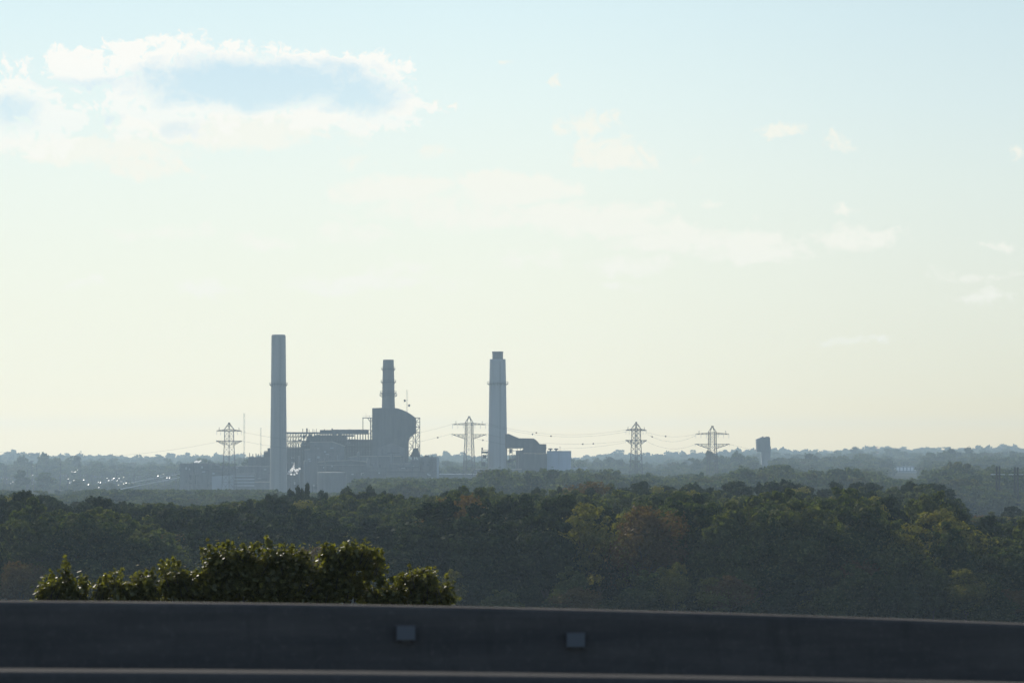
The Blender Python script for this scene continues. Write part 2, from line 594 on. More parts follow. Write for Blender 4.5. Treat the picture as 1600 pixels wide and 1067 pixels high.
XS = [-90, -60, -40, -25, -15, -10, -8, -6, -5] + [x * 0.5 for x in range(-8, 9)] + [5, 6, 8, 10, 15, 25, 40, 60, 90]
o = sweep(lambda x: [(ny(x) - 11.5, ntop(x) - .85 - .6), (ny(x) - 11.5, ntop(x) - .85), (ny(x), ntop(x) - .85),
                     (fy(x), ftop(x) - .85), (fy(x) + 1.2, ftop(x) - .87), (fy(x) + 1.2, ftop(x) - 1.5)], XS).build('road', M['asphalt'])
tag(o, kind='structure')
for i, dyy in enumerate((-1.3, -4.9, -8.5)):
    o = sweep(lambda x: [(ny(x) + dyy, ntop(x) - .846), (ny(x) + dyy + .12, ntop(x) - .846)], XS, False).build('road_marking', M['line'])
    tag(o, kind='structure')
o = sweep(jersey(ftop, fy), XS).build('concrete_parapet', M['barrier'])
tag(o, 'dark grey weathered concrete parapet along the far road edge, two small reflectors on it', 'parapet')
o = sweep(jersey(ntop, ny), XS).build('concrete_barrier', M['barrier'])
tag(o, 'nearer concrete median barrier whose pale blurred top runs along the bottom edge', 'barrier')
for px, py, lab in ((635, 988, 'small whitish reflector on the parapet, below the crowns of the roadside trees'),
                    (900, 999, 'small whitish reflector on the parapet, right of the roadside trees and below the yellowing tree')):
    x = X(px, 15.45)
    yy = fy(x) - .125
    zz = Z(py, yy)
    e = empty('reflector', (x, yy, zz - .03), lab, 'reflector', 'reflectors on the parapet')
    MB().box(x - .043, x + .043, yy - .030, yy - .022, zz - .033, zz + .033).build('reflector_face', M['reflector'], e)
    MB().box(x - .047, x + .047, yy - .022, yy - .008, zz - .037, zz + .037).box(x - .02, x + .02, yy - .008, yy + .03, zz - .05, zz + .02).build('bracket', M['bracket'], e)

# ------------------------------------------------------------------ power station
def ring(cx, cyy, r0, r1, z, name, parent, m, rail=True):
    r0 = r0 - .4
    """a gallery round a chimney: deck, handrail and posts"""
    b = MB().lathe(cx, cyy, [(r0, z), (r1, z), (r1, z + .45), (r0, z + .45)], 24)
    for k in range(16):
        t = 2 * math.pi * k / 16
        c, s_ = math.cos(t), math.sin(t)
        b.tube((cx + c * r1 * .98, cyy + s_ * r1 * .98, z), (cx + c * r1 * .98, cyy + s_ * r1 * .98, z + 2.4), .14, n=4)
        b.tube((cx + c * r1 * .98, cyy + s_ * r1 * .98, z), (cx + c * r0, cyy + s_ * r0, z - 2.2), .2, n=4)
    if rail:
        for k in range(24):
            t0 = 2 * math.pi * k / 24; t1 = 2 * math.pi * (k + 1) / 24
            b.tube((cx + math.cos(t0) * r1 * .98, cyy + math.sin(t0) * r1 * .98, z + 2.3), (cx + math.cos(t1) * r1 * .98, cyy + math.sin(t1) * r1 * .98, z + 2.3), .15, n=4)
    return b.build(name, m, parent)


YP = 3850.0
U1 = YP / F     # metres per photo pixel at the station


def chimney(name, label, Y, cx, prof, rings, m, ladder=True, hat=None, flue=None):
    x = X(cx, Y); k = Y / F
    e = empty('chimney', (x, Y, 0), label, 'chimney')
    pr = [(hw * k, Z(py, Y)) for hw, py in prof]
    pr[0] = (pr[0][0], -1.0)
    zt = pr[-1][1]
    MB().lathe(x, Y, pr, 48).build('shaft', m, e, False)
    for py, hw, r1 in rings:
        ring(x, Y, hw * k, (hw + r1) * k, Z(py, Y), 'gallery', e, M['steel'])
    if ladder:
        b = MB()
        n = 40
        lx = x + pr[0][0] * .25
        for i in range(n):
            za = 5 + (zt - 8) * i / n; zb = 5 + (zt - 8) * (i + 1) / n
            ra = np.interp(za, [q_[1] for q_ in pr], [q_[0] for q_ in pr]) + .5
            rb = np.interp(zb, [q_[1] for q_ in pr], [q_[0] for q_ in pr]) + .5
            for s_ in (-.45, .45):
                b.tube((lx + s_, Y - ra * .97, za), (lx + s_, Y - rb * .97, zb), .12, n=4)
            b.box(lx - .6, lx + .6, Y - ra - .25, Y - ra + .5, za, za + .25)
        b.build('ladder', M['clad_mid'], e)
    if flue:
        b = MB()
        hw, pya, pyb = flue
        b.lathe(x, Y, [(hw * k, Z(pyb, Y)), (hw * k, Z(pya + 2, Y)), (hw * k * 1.06, Z(pya + 1.6, Y)), (hw * k * 1.06, Z(pya, Y)), (hw * k * .8, Z(pya, Y)), (hw * k * .8, Z(pya + 3, Y))], 32)
        b.build('flue', M['concrete_dark'], e, False)
    return e


chimney('c', 'tallest chimney, plain grey concrete shaft standing beside the white steam puff', 3740, 435.2,
        [(13.6, 773), (13.0, 700), (12.0, 620), (11.3, 540), (11.1, 525.4), (10.3, 523.5), (10.1, 523)],
        [(601, 11.8, 2.6)], M['concrete'])
chimney('c', 'shortest chimney, rising from the roof of the boiler house with three galleries', 3872, 606.8,
        [(10.5, 773), (10.4, 640), (9.8, 622), (9.4, 600), (8.8, 575), (8.4, 563), (8.2, 562)],
        [(577, 9.0, 2.0), (597, 9.4, 2.6), (618, 9.8, 4.2), (614, 9.7, 3.2)], M['concrete_dark'])
chimney('c', 'pale concrete chimney with a narrower flue on top, beside the duct house', 3800, 777.6,
        [(15.6, 773), (15.2, 735), (14.4, 680), (13.4, 610), (12.4, 563), (12.3, 561.2), (9, 561.2)],
        [(599.5, 13.3, 3.6)], mat('pale_chimney_concrete', (0.40, 0.41, 0.41), 0.9, 0.15, 0.12, streak=(1, 1, 0.08)), flue=(8.4, 549.3, 562))


def lattice(b, x0, x1, y0, y1, z0, z1, nz, r, diag=True):
    """open steel frame tower"""
    for x in (x0, x1):
        for y in (y0, y1):
            b.tube((x, y, z0), (x, y, z1), r, n=4)
    for i in range(nz + 1):
        z = z0 + (z1 - z0) * i / nz
        for a, c in (((x0, y0), (x1, y0)), ((x0, y1), (x1, y1)), ((x0, y0), (x0, y1)), ((x1, y0), (x1, y1))):
            b.tube((*a, z), (*c, z), r * .8, n=4)
        if diag and i < nz:
            zn = z0 + (z1 - z0) * (i + 1) / nz
            f = i % 2
            for y in (y0, y1):
                b.tube((x0 if f else x1, y, z), (x1 if f else x0, y, zn), r * .7, n=4)
    return b


# boiler house with arched flank, stair towers and mast
YB = 3850
e = empty('boiler_house', (X(612, YB), YB, 0), 'tall blue-grey boiler house with an arched shoulder, short chimney rising out of it', 'power plant building')
MB().pprism([(581.5, 773), (581.5, 637.5), (596, 637.0), (617, 637.2), (623, 638.2), (633, 642), (640, 646.2), (646.5, 651), (648, 654), (648, 676), (643, 679), (638, 683), (636, 688), (636, 773)], YB, 62).build('wall', M['clad_dark'], e)
b = MB()
for px in range(586, 646, 6):
    top = np.interp(px, [581, 617, 633, 648], [638, 638, 643, 654]) + 1.5
    b.box(X(px, YB) - .3, X(px, YB) + .3, YB - .5, YB - .003, Z(677 if px > 636 else 700, YB), Z(top, YB))
for py in (652, 664, 676, 690):
    b.box(X(582, YB), X(636 if py > 676 else 647, YB), YB - .7, YB - .503, Z(py + .6, YB), Z(py, YB))
b.build('wall_rib', M['clad_dark'], e)
b = MB()
lattice(b, X(648.6, YB), X(655.4, YB), YB + 8, YB + 20, 0, Z(652.3, YB), 16, .30)
for py in (652.5, 659, 666, 675):
    b.box(X(648.6, YB), X(655.4, YB), YB + 8.5, YB + 19.5, Z(py + .5, YB), Z(py + .1, YB))
b.build('stair_tower', M['steel'], e)
b = MB()
lattice(b, X(637, YB), X(645, YB), YB + 6, YB + 18, 0, Z(680, YB), 10, .34)
b.tube(P(655, 676, YB + 6), P(641, 701, YB + 6), .35, n=4)
b.tube(P(645, 680, YB + 6), P(655, 702, YB + 6), .35, n=4)
b.pprism([(647, 700), (653, 700), (656, 714), (640, 714)], YB + 10, 14)
b.build('steel_frame', M['steel'], e)
b = MB()
lattice(b, X(566.5, YB), X(578.5, YB), YB + 5, YB + 14, Z(690, YB), Z(652.5, YB), 2, .30, False)
lattice(b, X(578.2, YB), X(581.2, YB), YB + 5, YB + 10, Z(690, YB), Z(652.5, YB), 9, .25)
b.box(X(566, YB), X(581.4, YB), YB + 4, YB + 15, Z(653.2, YB), Z(652.1, YB))
b.tube(P(572, 652, YB + 8), P(572, 645.5, YB + 8), .15, n=4)
b.tube(P(577, 652, YB + 8), P(577, 648.5, YB + 8), .15, n=4)
b.tube(P(566.5, 649.5, YB + 5), P(581, 649.5, YB + 5), .13, n=4)
b.tube(P(574.5, 653, YB + 5), P(578.5, 659, YB + 5), .5, n=4)
b.build('steel_gantry', M['steel'], e)
b = MB()
xm = X(636, YB + 20)
for k in range(14):
    za = Z(644, YB) + (Z(608, YB) - Z(644, YB)) * k / 14; zb = Z(644, YB) + (Z(608, YB) - Z(644, YB)) * (k + 1) / 14
    for s_ in (-.8, .8):
        b.tube((xm + s_, YB + 20, za), (xm + s_, YB + 20, zb), .13, n=4)
    b.tube((xm - .8, YB + 20, za), (xm + .8, YB + 20, zb), .1, n=4)
mast = b.build('radio_mast', M['galv'], e)
b = MB()
for px, py in ((632.3, 626), (639.3, 633.4)):
    c = P(px, py, YB + 20)
    MB().lathe(c.x, c.y, [(.9, c.z - 1.4), (1.1, c.z - .7), (1.1, c.z + .7), (.9, c.z + 1.4)], 10).tube(c, (xm, YB + 20, c.z), .15, n=4).build('dish_antenna', M['steel'], mast)

# pipe rack and open steelwork between the tall chimney and the boiler house
YR = 3880
rnd = random.Random(5)
e = empty('pipe_rack', (X(512, YR), YR, 0), 'long open steel pipe rack spanning from the tallest chimney to the boiler house', 'pipe rack')
b = MB()
xs = [449 + 4.2 * i for i in range(32)]
for i, px in enumerate(xs):
    if px > 580: break
    top = 676 if px < 500 else 671.5
    for y in (YR, YR + 14):
        b.tube((X(px, YR), y, 0), (X(px, YR), y, Z(top, YR)), .38, n=4)
    if px < 545:
        b.tube(P(px, 698, YR), P(px + 4.2, 688, YR), .3, n=4)
        b.tube(P(px, 688, YR), P(px + 4.2, 679, YR), .3, n=4)
for py, a, c in ((677, 447, 578), (682, 447, 540), (689, 447, 578), (698, 447, 578)):
    for y in (YR - .3, YR + 14.3):
        b.box(X(a, YR), X(c, YR), y - .3, y + .3, Z(py + .45, YR), Z(py - .45, YR))
b.build('steel_frame', M['steel'], e)
b = MB()
b.box(X(447, YR), X(501, YR), YR + 1, YR + 13, Z(677.6, YR), Z(675, YR))
b.box(X(500, YR), X(575, YR), YR - 1, YR + 15, Z(678.3, YR), Z(671.6, YR))
b.box(X(479, YR), X(541, YR), YR + 2, YR + 12, Z(692, YR), Z(681, YR))
b.box(X(519, YR), X(573, YR), YR + 2, YR + 8, Z(671.7, YR), Z(670.9, YR))
b.build('duct', M['clad_dark'], e)
b = MB()
for px, h, r in ((473, 669.5, .35), (479.5, 669, 1.0), (483, 671, .3), (489, 670, .35), (492, 671, .25), (494.5, 670, .3), (519, 669.2, .8), (507, 670.4, .5), (546, 670, .4)):
    MB().tube(P(px, 678 if px < 500 else 672, YR + 5), P(px, h, YR + 5), r, n=6).build('vent_pipe', M['steel'], e)
b = MB()
for k in range(6):
    py = 680.5 + k * 2.9 + rnd.uniform(-.4, .4)
    a = rnd.uniform(462, 500); c = rnd.uniform(525, 560)
    b.tube((X(a, YR), YR + 7, Z(py, YR)), (X(c, YR), YR + 7, Z(py, YR)), rnd.uniform(.5, 1.1), n=8)
for k in range(46):
    px = rnd.uniform(466, 541); py = rnd.uniform(679, 696)
    s_ = rnd.uniform(1.2, 4)
    b.box(X(px, YR), X(px, YR) + s_, YR + 3, YR + 3 + s_, Z(py, YR), Z(py, YR) + s_ * rnd.uniform(.4, 1.0))
for k in range(4):   # curved elbows at the open end
    pts = [P(450 + k * 3.0 + 8 * math.sin(t), 700 - k * .4 - (9 + k) * math.cos(t) * .9, YR + 6) for t in [i * .26 for i in range(6)]]
    b.path(pts, [.5] * 6, 6)
b.build('pipe', M['clad_mid'], e)

# body of the station: a packed cluster of halls, tanks and sheds, each a building
def hall(label, pts, Y, depth, m, bands=(), bandm=None, windows=(), name='plant_hall', cat='building', ribs=True, roofm=None, extra=None):
    xs_ = [q_[0] for q_ in pts]
    x0, x1 = min(xs_), max(xs_)
    e = empty(name, (X((x0 + x1) / 2, Y), Y, 0), label, cat)
    MB().pprism(pts, Y, depth).build('wall', m, e)
    if bands:
        b = MB()
        for (a, c, py, h) in bands:
            b.box(X(a, Y), X(c, Y), Y - .35, Y - .003, Z(py + h, Y), Z(py, Y))
        b.build('wall_band', bandm or M['clad_mid'], e)
    for (a, c, py0, py1) in windows:
        MB().box(X(a, Y), X(c, Y), Y - .25, Y - .005, Z(py1, Y), Z(py0, Y)).build('window', M['glass'], e)
    if roofm:
        b = MB()
        tops = [q_ for q_ in pts if q_[1] < 765]
        for (a, c) in zip(tops[:-1], tops[1:]):
            if abs(a[0] - c[0]) < 1: continue
            b.prism([(X(a[0] - .4, Y), Z(a[1], Y) + .01), (X(c[0] + .4, Y), Z(c[1], Y) + .01), (X(c[0] + .4, Y), Z(c[1], Y) + .9), (X(a[0] - .4, Y), Z(a[1], Y) + .9)], Y - 1, Y + depth + 1)
        b.build('roof', roofm, e)
    if ribs:
        b = MB()
        n = int((x1 - x0) / 4.5)
        for i in range(1, n):
            px = x0 + (x1 - x0) * i / n
            srt = sorted(set(q_ for q_ in pts if q_[1] < 765))
            top = np.interp(px, [q_[0] for q_ in srt], [q_[1] for q_ in srt])
            b.box(X(px, Y) - .18, X(px, Y) + .18, Y - .6, Y - .352, Z(772, Y), Z(top + .8, Y))
        if n > 1: b.build('wall_rib', m, e)
    rq = random.Random(int(x0 * 7 + Y))
    ytop = min(q_[1] for q_ in pts)
    if ribs and x1 - x0 > 12:
        srt = sorted(set(q_ for q_ in pts if q_[1] < 765))
        for k_ in range(int((x1 - x0) * .55)):
            px = rq.uniform(x0 + 2, x1 - 3)
            tp = float(np.interp(px, [q_[0] for q_ in srt], [q_[1] for q_ in srt])) + 2
            py = rq.uniform(tp, 768)
            q_ = rq.random()
            if q_ < .3:
                    MB().tube(P(px, py, Y - .9), P(px, min(772, py + rq.uniform(4, 16)), Y - .9), rq.uniform(.15, .5), n=6).build('pipe', M['steel'], e)
            elif q_ < .55:
                MB().tube(P(px, py, Y - 1.1), P(min(x1 - 1, px + rq.uniform(4, 20)), py, Y - 1.1), rq.uniform(.15, .45), n=6).build('pipe', M['steel'], e)
            elif q_ < .8:
                w_, h_ = rq.uniform(1.5, 6), rq.uniform(1, 4)
                MB().pbox(px, min(px + w_, x1 - .5), py, py + h_, Y - 1.4, 1.39).build('facade_panel', M['clad_light'], e)
            else:
                w_, h_ = rq.uniform(1.5, 7), rq.uniform(1, 5)
                MB().pbox(px, min(px + w_, x1 - .5), py, py + h_, Y - 1.75, 1.74).build('louvre_panel', M['clad_dark'], e)
    if extra: extra(e)
    return e


B_ = 773.5
hall('dark stepped turbine hall under the pipe rack, right of the tallest chimney', [(448, B_), (448, 699), (470, 699), (471, 692), (500, 690), (501, 686.5), (582, 686.5), (582, B_)], 3905, 60, M['clad_dark'],
     bands=[(450, 580, 704, .8), (450, 580, 712, .8)], bandm=M['clad_mid'])
hall('sloping pale-roofed hall below the middle of the pipe rack', [(476, B_), (476, 703), (484, 702.5), (484.5, 691), (519, 690.5), (538, 697.5), (538, B_)], 3868, 26, M['clad_mid'],
     bands=[(480, 536, 705, .6)], bandm=M['clad_dark'], roofm=M['roof_pale'])
hall('wide low hall at the foot of the boiler house with a thin pale roof edge', [(545, B_), (545, 714.5), (560, 713.2), (626, 713), (626, B_)], 3838, 30, M['clad_mid'],
     bands=[(560, 622, 717, .5)], roofm=M['roof_pale'])
hall('hall with a ridged pale roof below the pipe rack, beside the ribbed vent house', [(497, B_), (497, 722.5), (512, 720.6), (548, 719.4), (572, 721.8), (572, B_)], 3820, 30, M['clad_dark'],
     bands=[(500, 570, 726, .4)], bandm=M['clad_light'], roofm=M['roof_pale'])
hall('low sloped shed on the boiler house roofline, small and grey', [(590, B_), (590, 700), (612, 692), (632, 700), (632, B_)], 3846, 3.5, M['clad_mid'])
hall('blocky grey hall right of the boiler house, flat topped with roof plant', [(653, B_), (653, 713.8), (683, 713.5), (683, B_)], 3835, 45, M['clad_mid'],
     bands=[(654, 682, 722, .5), (654, 682, 735, .5)], bandm=M['clad_dark'],
     extra=lambda e: MB().pbox(663, 670, 711.6, 714, 3840, 8).pbox(674, 676, 712, 714, 3840, 4).build('roof_unit', M['steel'], e))
hall('mid grey hall with a stepped roof between the low hall and the blocky hall', [(600, B_), (600, 727), (606, 723.5), (640, 722.5), (642, 718), (655, 718), (655, B_)], 3815, 20, M['clad_mid'],
     bands=[(610, 640, 724, .5)], bandm=M['roof_pale'])
hall('dark open-sided coal shed with a flat overhanging roof in front of the blocky hall', [(607, B_), (607, 737), (680, 737), (680, B_)], 3785, 25, M['clad_dark'],
     bands=[(605, 681, 736, 1.2)], bandm=M['steel'], windows=[(612, 630, 744, 748), (640, 660, 744, 748)])
hall('slim pale stair shaft at the end of the coal shed', [(682.4, B_), (682.4, 713.5), (686, 713.5), (686, B_)], 3792, 8, M['clad_light'], name='stair_shaft', cat='tower', ribs=False)
e = empty('storage_tank', (X(519, 3790), 3800, 0), 'round dark storage tank with a flat top, beside the steam puff', 'tank')
k = 3800 / F
MB().lathe(X(519, 3800), 3800, [(23 * k, 0), (23 * k, Z(738, 3800)), (22 * k, Z(737.6, 3800)), (5 * k, Z(737, 3800))], 48).build('tank_wall', M['clad_dark'], e, False)
b = MB()
for i in range(25):
    t0 = 2 * math.pi * i / 24; t1 = 2 * math.pi * (i + 1) / 24
    c = (X(519, 3800) + 22.6 * k * math.cos(t0), 3800 + 22.6 * k * math.sin(t0))
    d = (X(519, 3800) + 22.6 * k * math.cos(t1), 3800 + 22.6 * k * math.sin(t1))
    z = Z(738, 3800)
    b.tube((*c, z), (*c, z + 1.4), .1, n=4)
    b.tube((*c, z + 1.4), (*d, z + 1.4), .1, n=4)
b.build('handrail', M['galv'], e)
hall('small grey pump house between the round tank and the coal shed', [(572, B_), (572, 731), (604, 730), (604, B_)], 3800, 15, M['clad_dark'], bands=[(574, 602, 735, .5), (574, 602, 744, .5)], bandm=M['clad_mid'])
# assorted pale pipes, tanks and plant on the station roofs: each a small unit
rnd = random.Random(11)
for i, (px, py, w_, h_) in enumerate(((508, 716, 3, 6), (528, 711, 4, 5), (575, 716, 4, 7), (585, 724, 5, 6), (560, 706, 5, 4), (468, 712, 4, 9), (477, 719, 5, 4), (612, 708, 6, 3), (645, 712, 4, 8), (590, 712, 3, 5))):
    Y = 3812 if py > 712 else 3834
    e = empty('roof_vessel', (X(px, Y), Y, Z(py + h_, Y)), ('slim', 'squat', 'rounded', 'short', 'small')[i % 5] + ' grey domed vessel on the plant roof ' +
              ('below the pipe rack', 'beside the pale roof ridge', 'by the boiler house foot', 'beside the ribbed hall', 'left of the boiler house', 'near the steam puff', 'just past the steam puff', 'under the boiler house wall', 'below the arched shoulder', 'in the middle of the low halls')[i], 'vessel', 'vessels on the station roofs')
    k = Y / F
    r = w_ * k / 2
    MB().lathe(X(px, Y), Y, [(r, -.5), (r, Z(py + 1, Y)), (r * .7, Z(py + .3, Y)), (r * .2, Z(py, Y))], 16).build('vessel_body', M['clad_mid'], e, True)
    MB().tube((X(px, Y) + r * .5, Y - r, 0), (X(px, Y) + r * .5, Y - r, Z(py - 1.5, Y)), .25, n=6).build('vent_pipe', M['galv'], e)

# office and workshop blocks left of the tallest chimney
hall('broad grey workshop block left of the tallest chimney, flat roof, small flue in front', [(281, B_), (281, 723.5), (336, 723.5), (336, 728), (424, 728), (424, B_)], 3900, 60, M['clad_mid'],
     bands=[(282, 423, 730, .5)], bandm=M['clad_dark'], windows=[(296, 300, 742, 756), (302, 306, 742, 756)], name='workshop_block')
hall('pale low annexe in front of the workshop block', [(331, B_), (331, 744), (365, 742), (365, B_)], 3850, 25, M['clad_light'], name='annexe', ribs=False)
e = hall('office block with four pale window bands in front of the workshop block', [(365, B_), (365, 740), (398, 740), (398, B_)], 3845, 18, M['clad_mid'], name='office_block', ribs=False)
for py in (742.5, 747.5, 752.5, 757.5):
    MB().box(X(366, 3845), X(397.5, 3845), 3844.6, 3844.995, Z(py + 2, 3845), Z(py, 3845)).build('window_band', M['clad_light'], e)
hall('low flat shed against the foot of the tallest chimney', [(398, B_), (398, 753.5), (424, 753.5), (424, B_)], 3800, 15, M['clad_mid'], roofm=M['roof_pale'], ribs=False, name='shed')
hall('dark stepped hall with roof vents behind the tallest chimney', [(388, B_), (388, 714.5), (405, 713.5), (424, 713.5), (424, B_)], 3960, 40, M['clad_dark'], name='stepped_hall',
     extra=lambda e: (MB().pbox(412, 424, 705.5, 714, 3962, 14).pbox(418, 424, 700, 706, 3962, 8).pbox(413, 424, 704, 704.8, 3961, 16).build('penthouse', M['steel'], e),
                      [MB().tube(P(q_, 714, 3965), P(q_, 707.5 + (q_ % 3) * .8, 3965), .5, n=6).build('vent_pipe', M['steel'], e) for q_ in (390, 395, 400, 404, 408)]))
e = empty('flue_pipe', (X(303, 3870), 3870, 0), 'thin steel flue with a white steam wisp at its tip', 'flue')
MB().tube((X(303, 3870), 3870, 0), P(303, 722.5, 3870), .7, .55, 10).build('flue_body', M['steel'], e)
MB().tube(P(303, 724, 3870), P(303, 722, 3870), .9, .9, 10).build('rim', M['steel'], e)

# duct house right of the pale chimney
YD = 3790
e = empty('duct_house', (X(830, YD), YD, 0), 'ribbed filter house with a great sloping flue duct running to the pale chimney', 'power plant building')
MB().pprism([(790, 678), (794.5, 677.5), (799, 679.5), (806, 682.5), (811, 684.5), (834, 685), (838.5, 688), (842, 692), (846, 697), (853, 703), (853.5, 708.2), (812, 708.2), (818, 700.4), (790, 700.4)], YD + 3, 22).build('duct', M['clad_dark'], e)
b = MB()
for px in range(797, 850, 4):
    top = np.interp(px, [794, 806, 811, 834, 846, 853], [677.5, 682.5, 684.5, 685, 697, 703])
    bot = 700.2 if px < 818 else 708
    b.box(X(px, YD) - .2, X(px, YD) + .2, YD + 2.4, YD + 2.997, Z(bot, YD), Z(top - .7, YD))
b.build('duct_rib', M['clad_dark'], e)
MB().pbox(811, 854.5, 708.4, B_, YD, 34).build('wall', M['clad_dark'], e)
b = MB()
for px in np.arange(813, 854, 3.4):
    b.box(X(px, YD) - .35, X(px, YD) + .35, YD - .8, YD - .003, Z(735, YD), Z(709.5, YD))
b.build('wall_rib', M['clad_dark'], e)
MB().pbox(843, 853.6, 693.6, 702.8, YD + 6, 12).build('roof_unit', M['clad_dark'], e)
b = MB()
for px in (792, 796, 801, 808, 813):
    b.tube(P(px, 773, YD + 5), P(px, 700, YD + 5), .35, n=4)
b.tube(P(793, 722, YD + 5), P(806, 716.5, YD + 5), 1.2, n=6)
for py in (704, 711):
    b.tube(P(793, py, YD + 5), P(812, py, YD + 5), .3, n=4)
b.box(X(796, YD), X(800, YD), YD + 5, YD + 9, Z(708, YD), Z(701, YD))
b.build('steel_frame', M['steel'], e)
hall('grey box behind the filter house legs, small sloped top', [(806, B_), (806, 704.5), (817, 703), (817, B_)], 3830, 12, M['clad_mid'], ribs=False, name='switch_house')
e = hall('pale blue-grey silo block with two mushroom vents on its flat roof', [(854.8, B_), (854.8, 704.2), (892.5, 704.2), (892.5, B_)], 3800, 40, mat('blue_grey_cladding', (0.42, 0.50, 0.60), 0.6, 0.08, 0.2, streak=(1, 1, .15)),
         bands=[(856, 892, 705.5, .5), (873, 873.6, 705, 60)], bandm=M['clad_light'], name='silo_block', ribs=False)
for px in (860, 869):
    c = P(px, 704.2, 3812); k = .76
    MB().lathe(c.x, c.y, [(1.2 * k, c.z), (1.2 * k, c.z + 1.1), (3.4 * k, c.z + 1.6), (3.4 * k, c.z + 2.6), (1 * k, c.z + 3.1)], 16).build('roof_vent', M['steel'], e)
MB().tube(P(875, 704.2, 3812), P(875, 696.5, 3812), .2, n=4).tube(P(873.6, 699, 3812), P(876.4, 699, 3812), .15, n=4).build('aerial', M['steel'], e)
hall('small pale block low beside the silo block, two bumps on its roof', [(893.5, B_), (893.5, 730), (918, 730), (918, B_)], 3760, 25, M['clad_light'], name='pale_block', ribs=False,
     extra=lambda e: MB().pbox(896, 899, 727.8, 730, 3765, 4).pbox(902, 904, 728.2, 730, 3765, 4).build('roof_unit', M['steel'], e))
e = empty('pump_frame', (X(758, 3780), 3780, 0), 'narrow open steel frame tower at the foot of the pale chimney', 'steel tower')
b = lattice(MB(), X(752.5, 3780), X(762.5, 3780), 3780, 3790, 0, Z(703, 3780), 9, .4)
b.pbox(752, 763, 705, 708, 3781, 8).pbox(754, 760, 711, 716, 3781, 8).pbox(753, 758, 722, 728, 3781, 8)
b.tube(P(753.5, 703, 3780), P(753.5, 699, 3780), .9, n=8)
b.build('steel_frame', M['steel'], e)
hall('long low shed with a bright thin roof line at the foot of the pale chimney', [(741, B_), (741, 733.2), (815, 733.2), (815, B_)], 3765, 14, M['clad_mid'], roofm=M['roof_pale'], ribs=False, name='shed')
hall('long flat shed with a thin white roof behind the wide-armed pylon', [(687, B_), (687, 741.2), (746, 741.2), (746, B_)], 3745, 14, M['clad_mid'], roofm=M['white'], ribs=False, name='shed')

# silo tower far off on the wooded hill
YT = 5000
e = empty('silo_tower', (X(1195, YT), YT, float(ground(X(1195, YT), YT))), 'dark blocky tower standing alone on the wooded skyline, notched at its foot', 'tower')
MB().pprism([(1182.7, 706), (1182.2, 686), (1184.5, 685.4), (1188, 683.6), (1190, 682.9), (1202.4, 682.7), (1203.2, 684), (1203.8, 697), (1204.6, 698), (1204.6, 703), (1204, 706), (1204, 730), (1190.5, 730), (1190, 706)], YT, 20).build('wall', M['clad_dark'], e)
MB().pbox(1190.5, 1193, 681.8, 682.9, YT + 4, 4).build('roof_unit', M['steel'], e)
MB().pbox(1196.5, 1201.5, 681.9, 682.8, YT + 4, 8).build('roof_unit', M['steel'], e)
b = MB()
for px in np.arange(1185, 1203, 3):
    b.box(X(px, YT) - .15, X(px, YT) + .15, YT - .5, YT - .003, Z(705, YT), Z(686.4, YT))
b.build('wall_rib', M['clad_dark'], e)
# pale long building in the woods
YW = 5300
e = empty('pale_warehouse', (X(1417, YW), YW, float(ground(X(1417, YW), YW))), 'long pale building with a row of bright window bays half hidden in distant woods', 'building')
MB().pbox(1393.5, 1440, 728, 752, YW, 30).build('wall', M['clad_mid'], e)
for i in range(8):
    a = 1395.5 + i * 5.5
    MB().box(X(a, YW), X(a + 4.3, YW), YW - .4, YW - .003, Z(735.4, YW), Z(729.8, YW)).build('window_bay', M['white'], e)
MB().box(X(1394, YW), X(1440, YW), YW - .6, YW - .003, Z(738.2, YW), Z(737.4, YW)).build('sill', M['clad_light'], e)

# masts on the skyline
def thin_mast(px, top, base, Y, label, r=.35, stripes=False):
    x = X(px, Y); z0 = min(Z(base, Y), float(ground(x, Y))); z1 = Z(top, Y)
    e = empty('radio_mast', (x, Y, z0), label, 'mast')
    b = MB(); c_ = MB()
    n = 14
    for k in range(n):
        za = z0 + (z1 - z0) * k / n; zb = z0 + (z1 - z0) * (k + 1) / n
        bb = c_ if (stripes and k % 4 < 2) else b
        hw = 1.0 * r / .35
        for s_ in (-hw, hw):
            bb.tube((x + s_, Y, za), (x + s_, Y, zb), r * .5, n=4)
        bb.tube((x - hw, Y, za), (x + hw, Y, zb), r * .4, n=4)
        bb.tube((x + hw, Y, za), (x - hw, Y, zb), r * .4, n=4)
    b.build('lattice', M['galv'], e)
    if stripes: c_.build('lattice_band', M['red'], e)


thin_mast(381.7, 645, 720, 4300, 'hair-thin mast standing right of the pylon beside the tallest chimney', .28)
thin_mast(407.5, 668, 720, 4300, 'shorter hair-thin mast just left of the tallest chimney', .22)
thin_mast(1370.5, 697, 712, 8200, 'faint red and white mast poking over the skyline above the pale long building', .9, True)
thin_mast(126, 704, 714, 8200, 'faint thin mast on the skyline above the substation', .6)
thin_mast(1570, 704.5, 712, 8200, 'tiny faint mast on the skyline above the twin-pole line', .6)
thin_mast(1340, 704.6, 712, 8200, 'short faint mast on the skyline near the red and white one', .8)

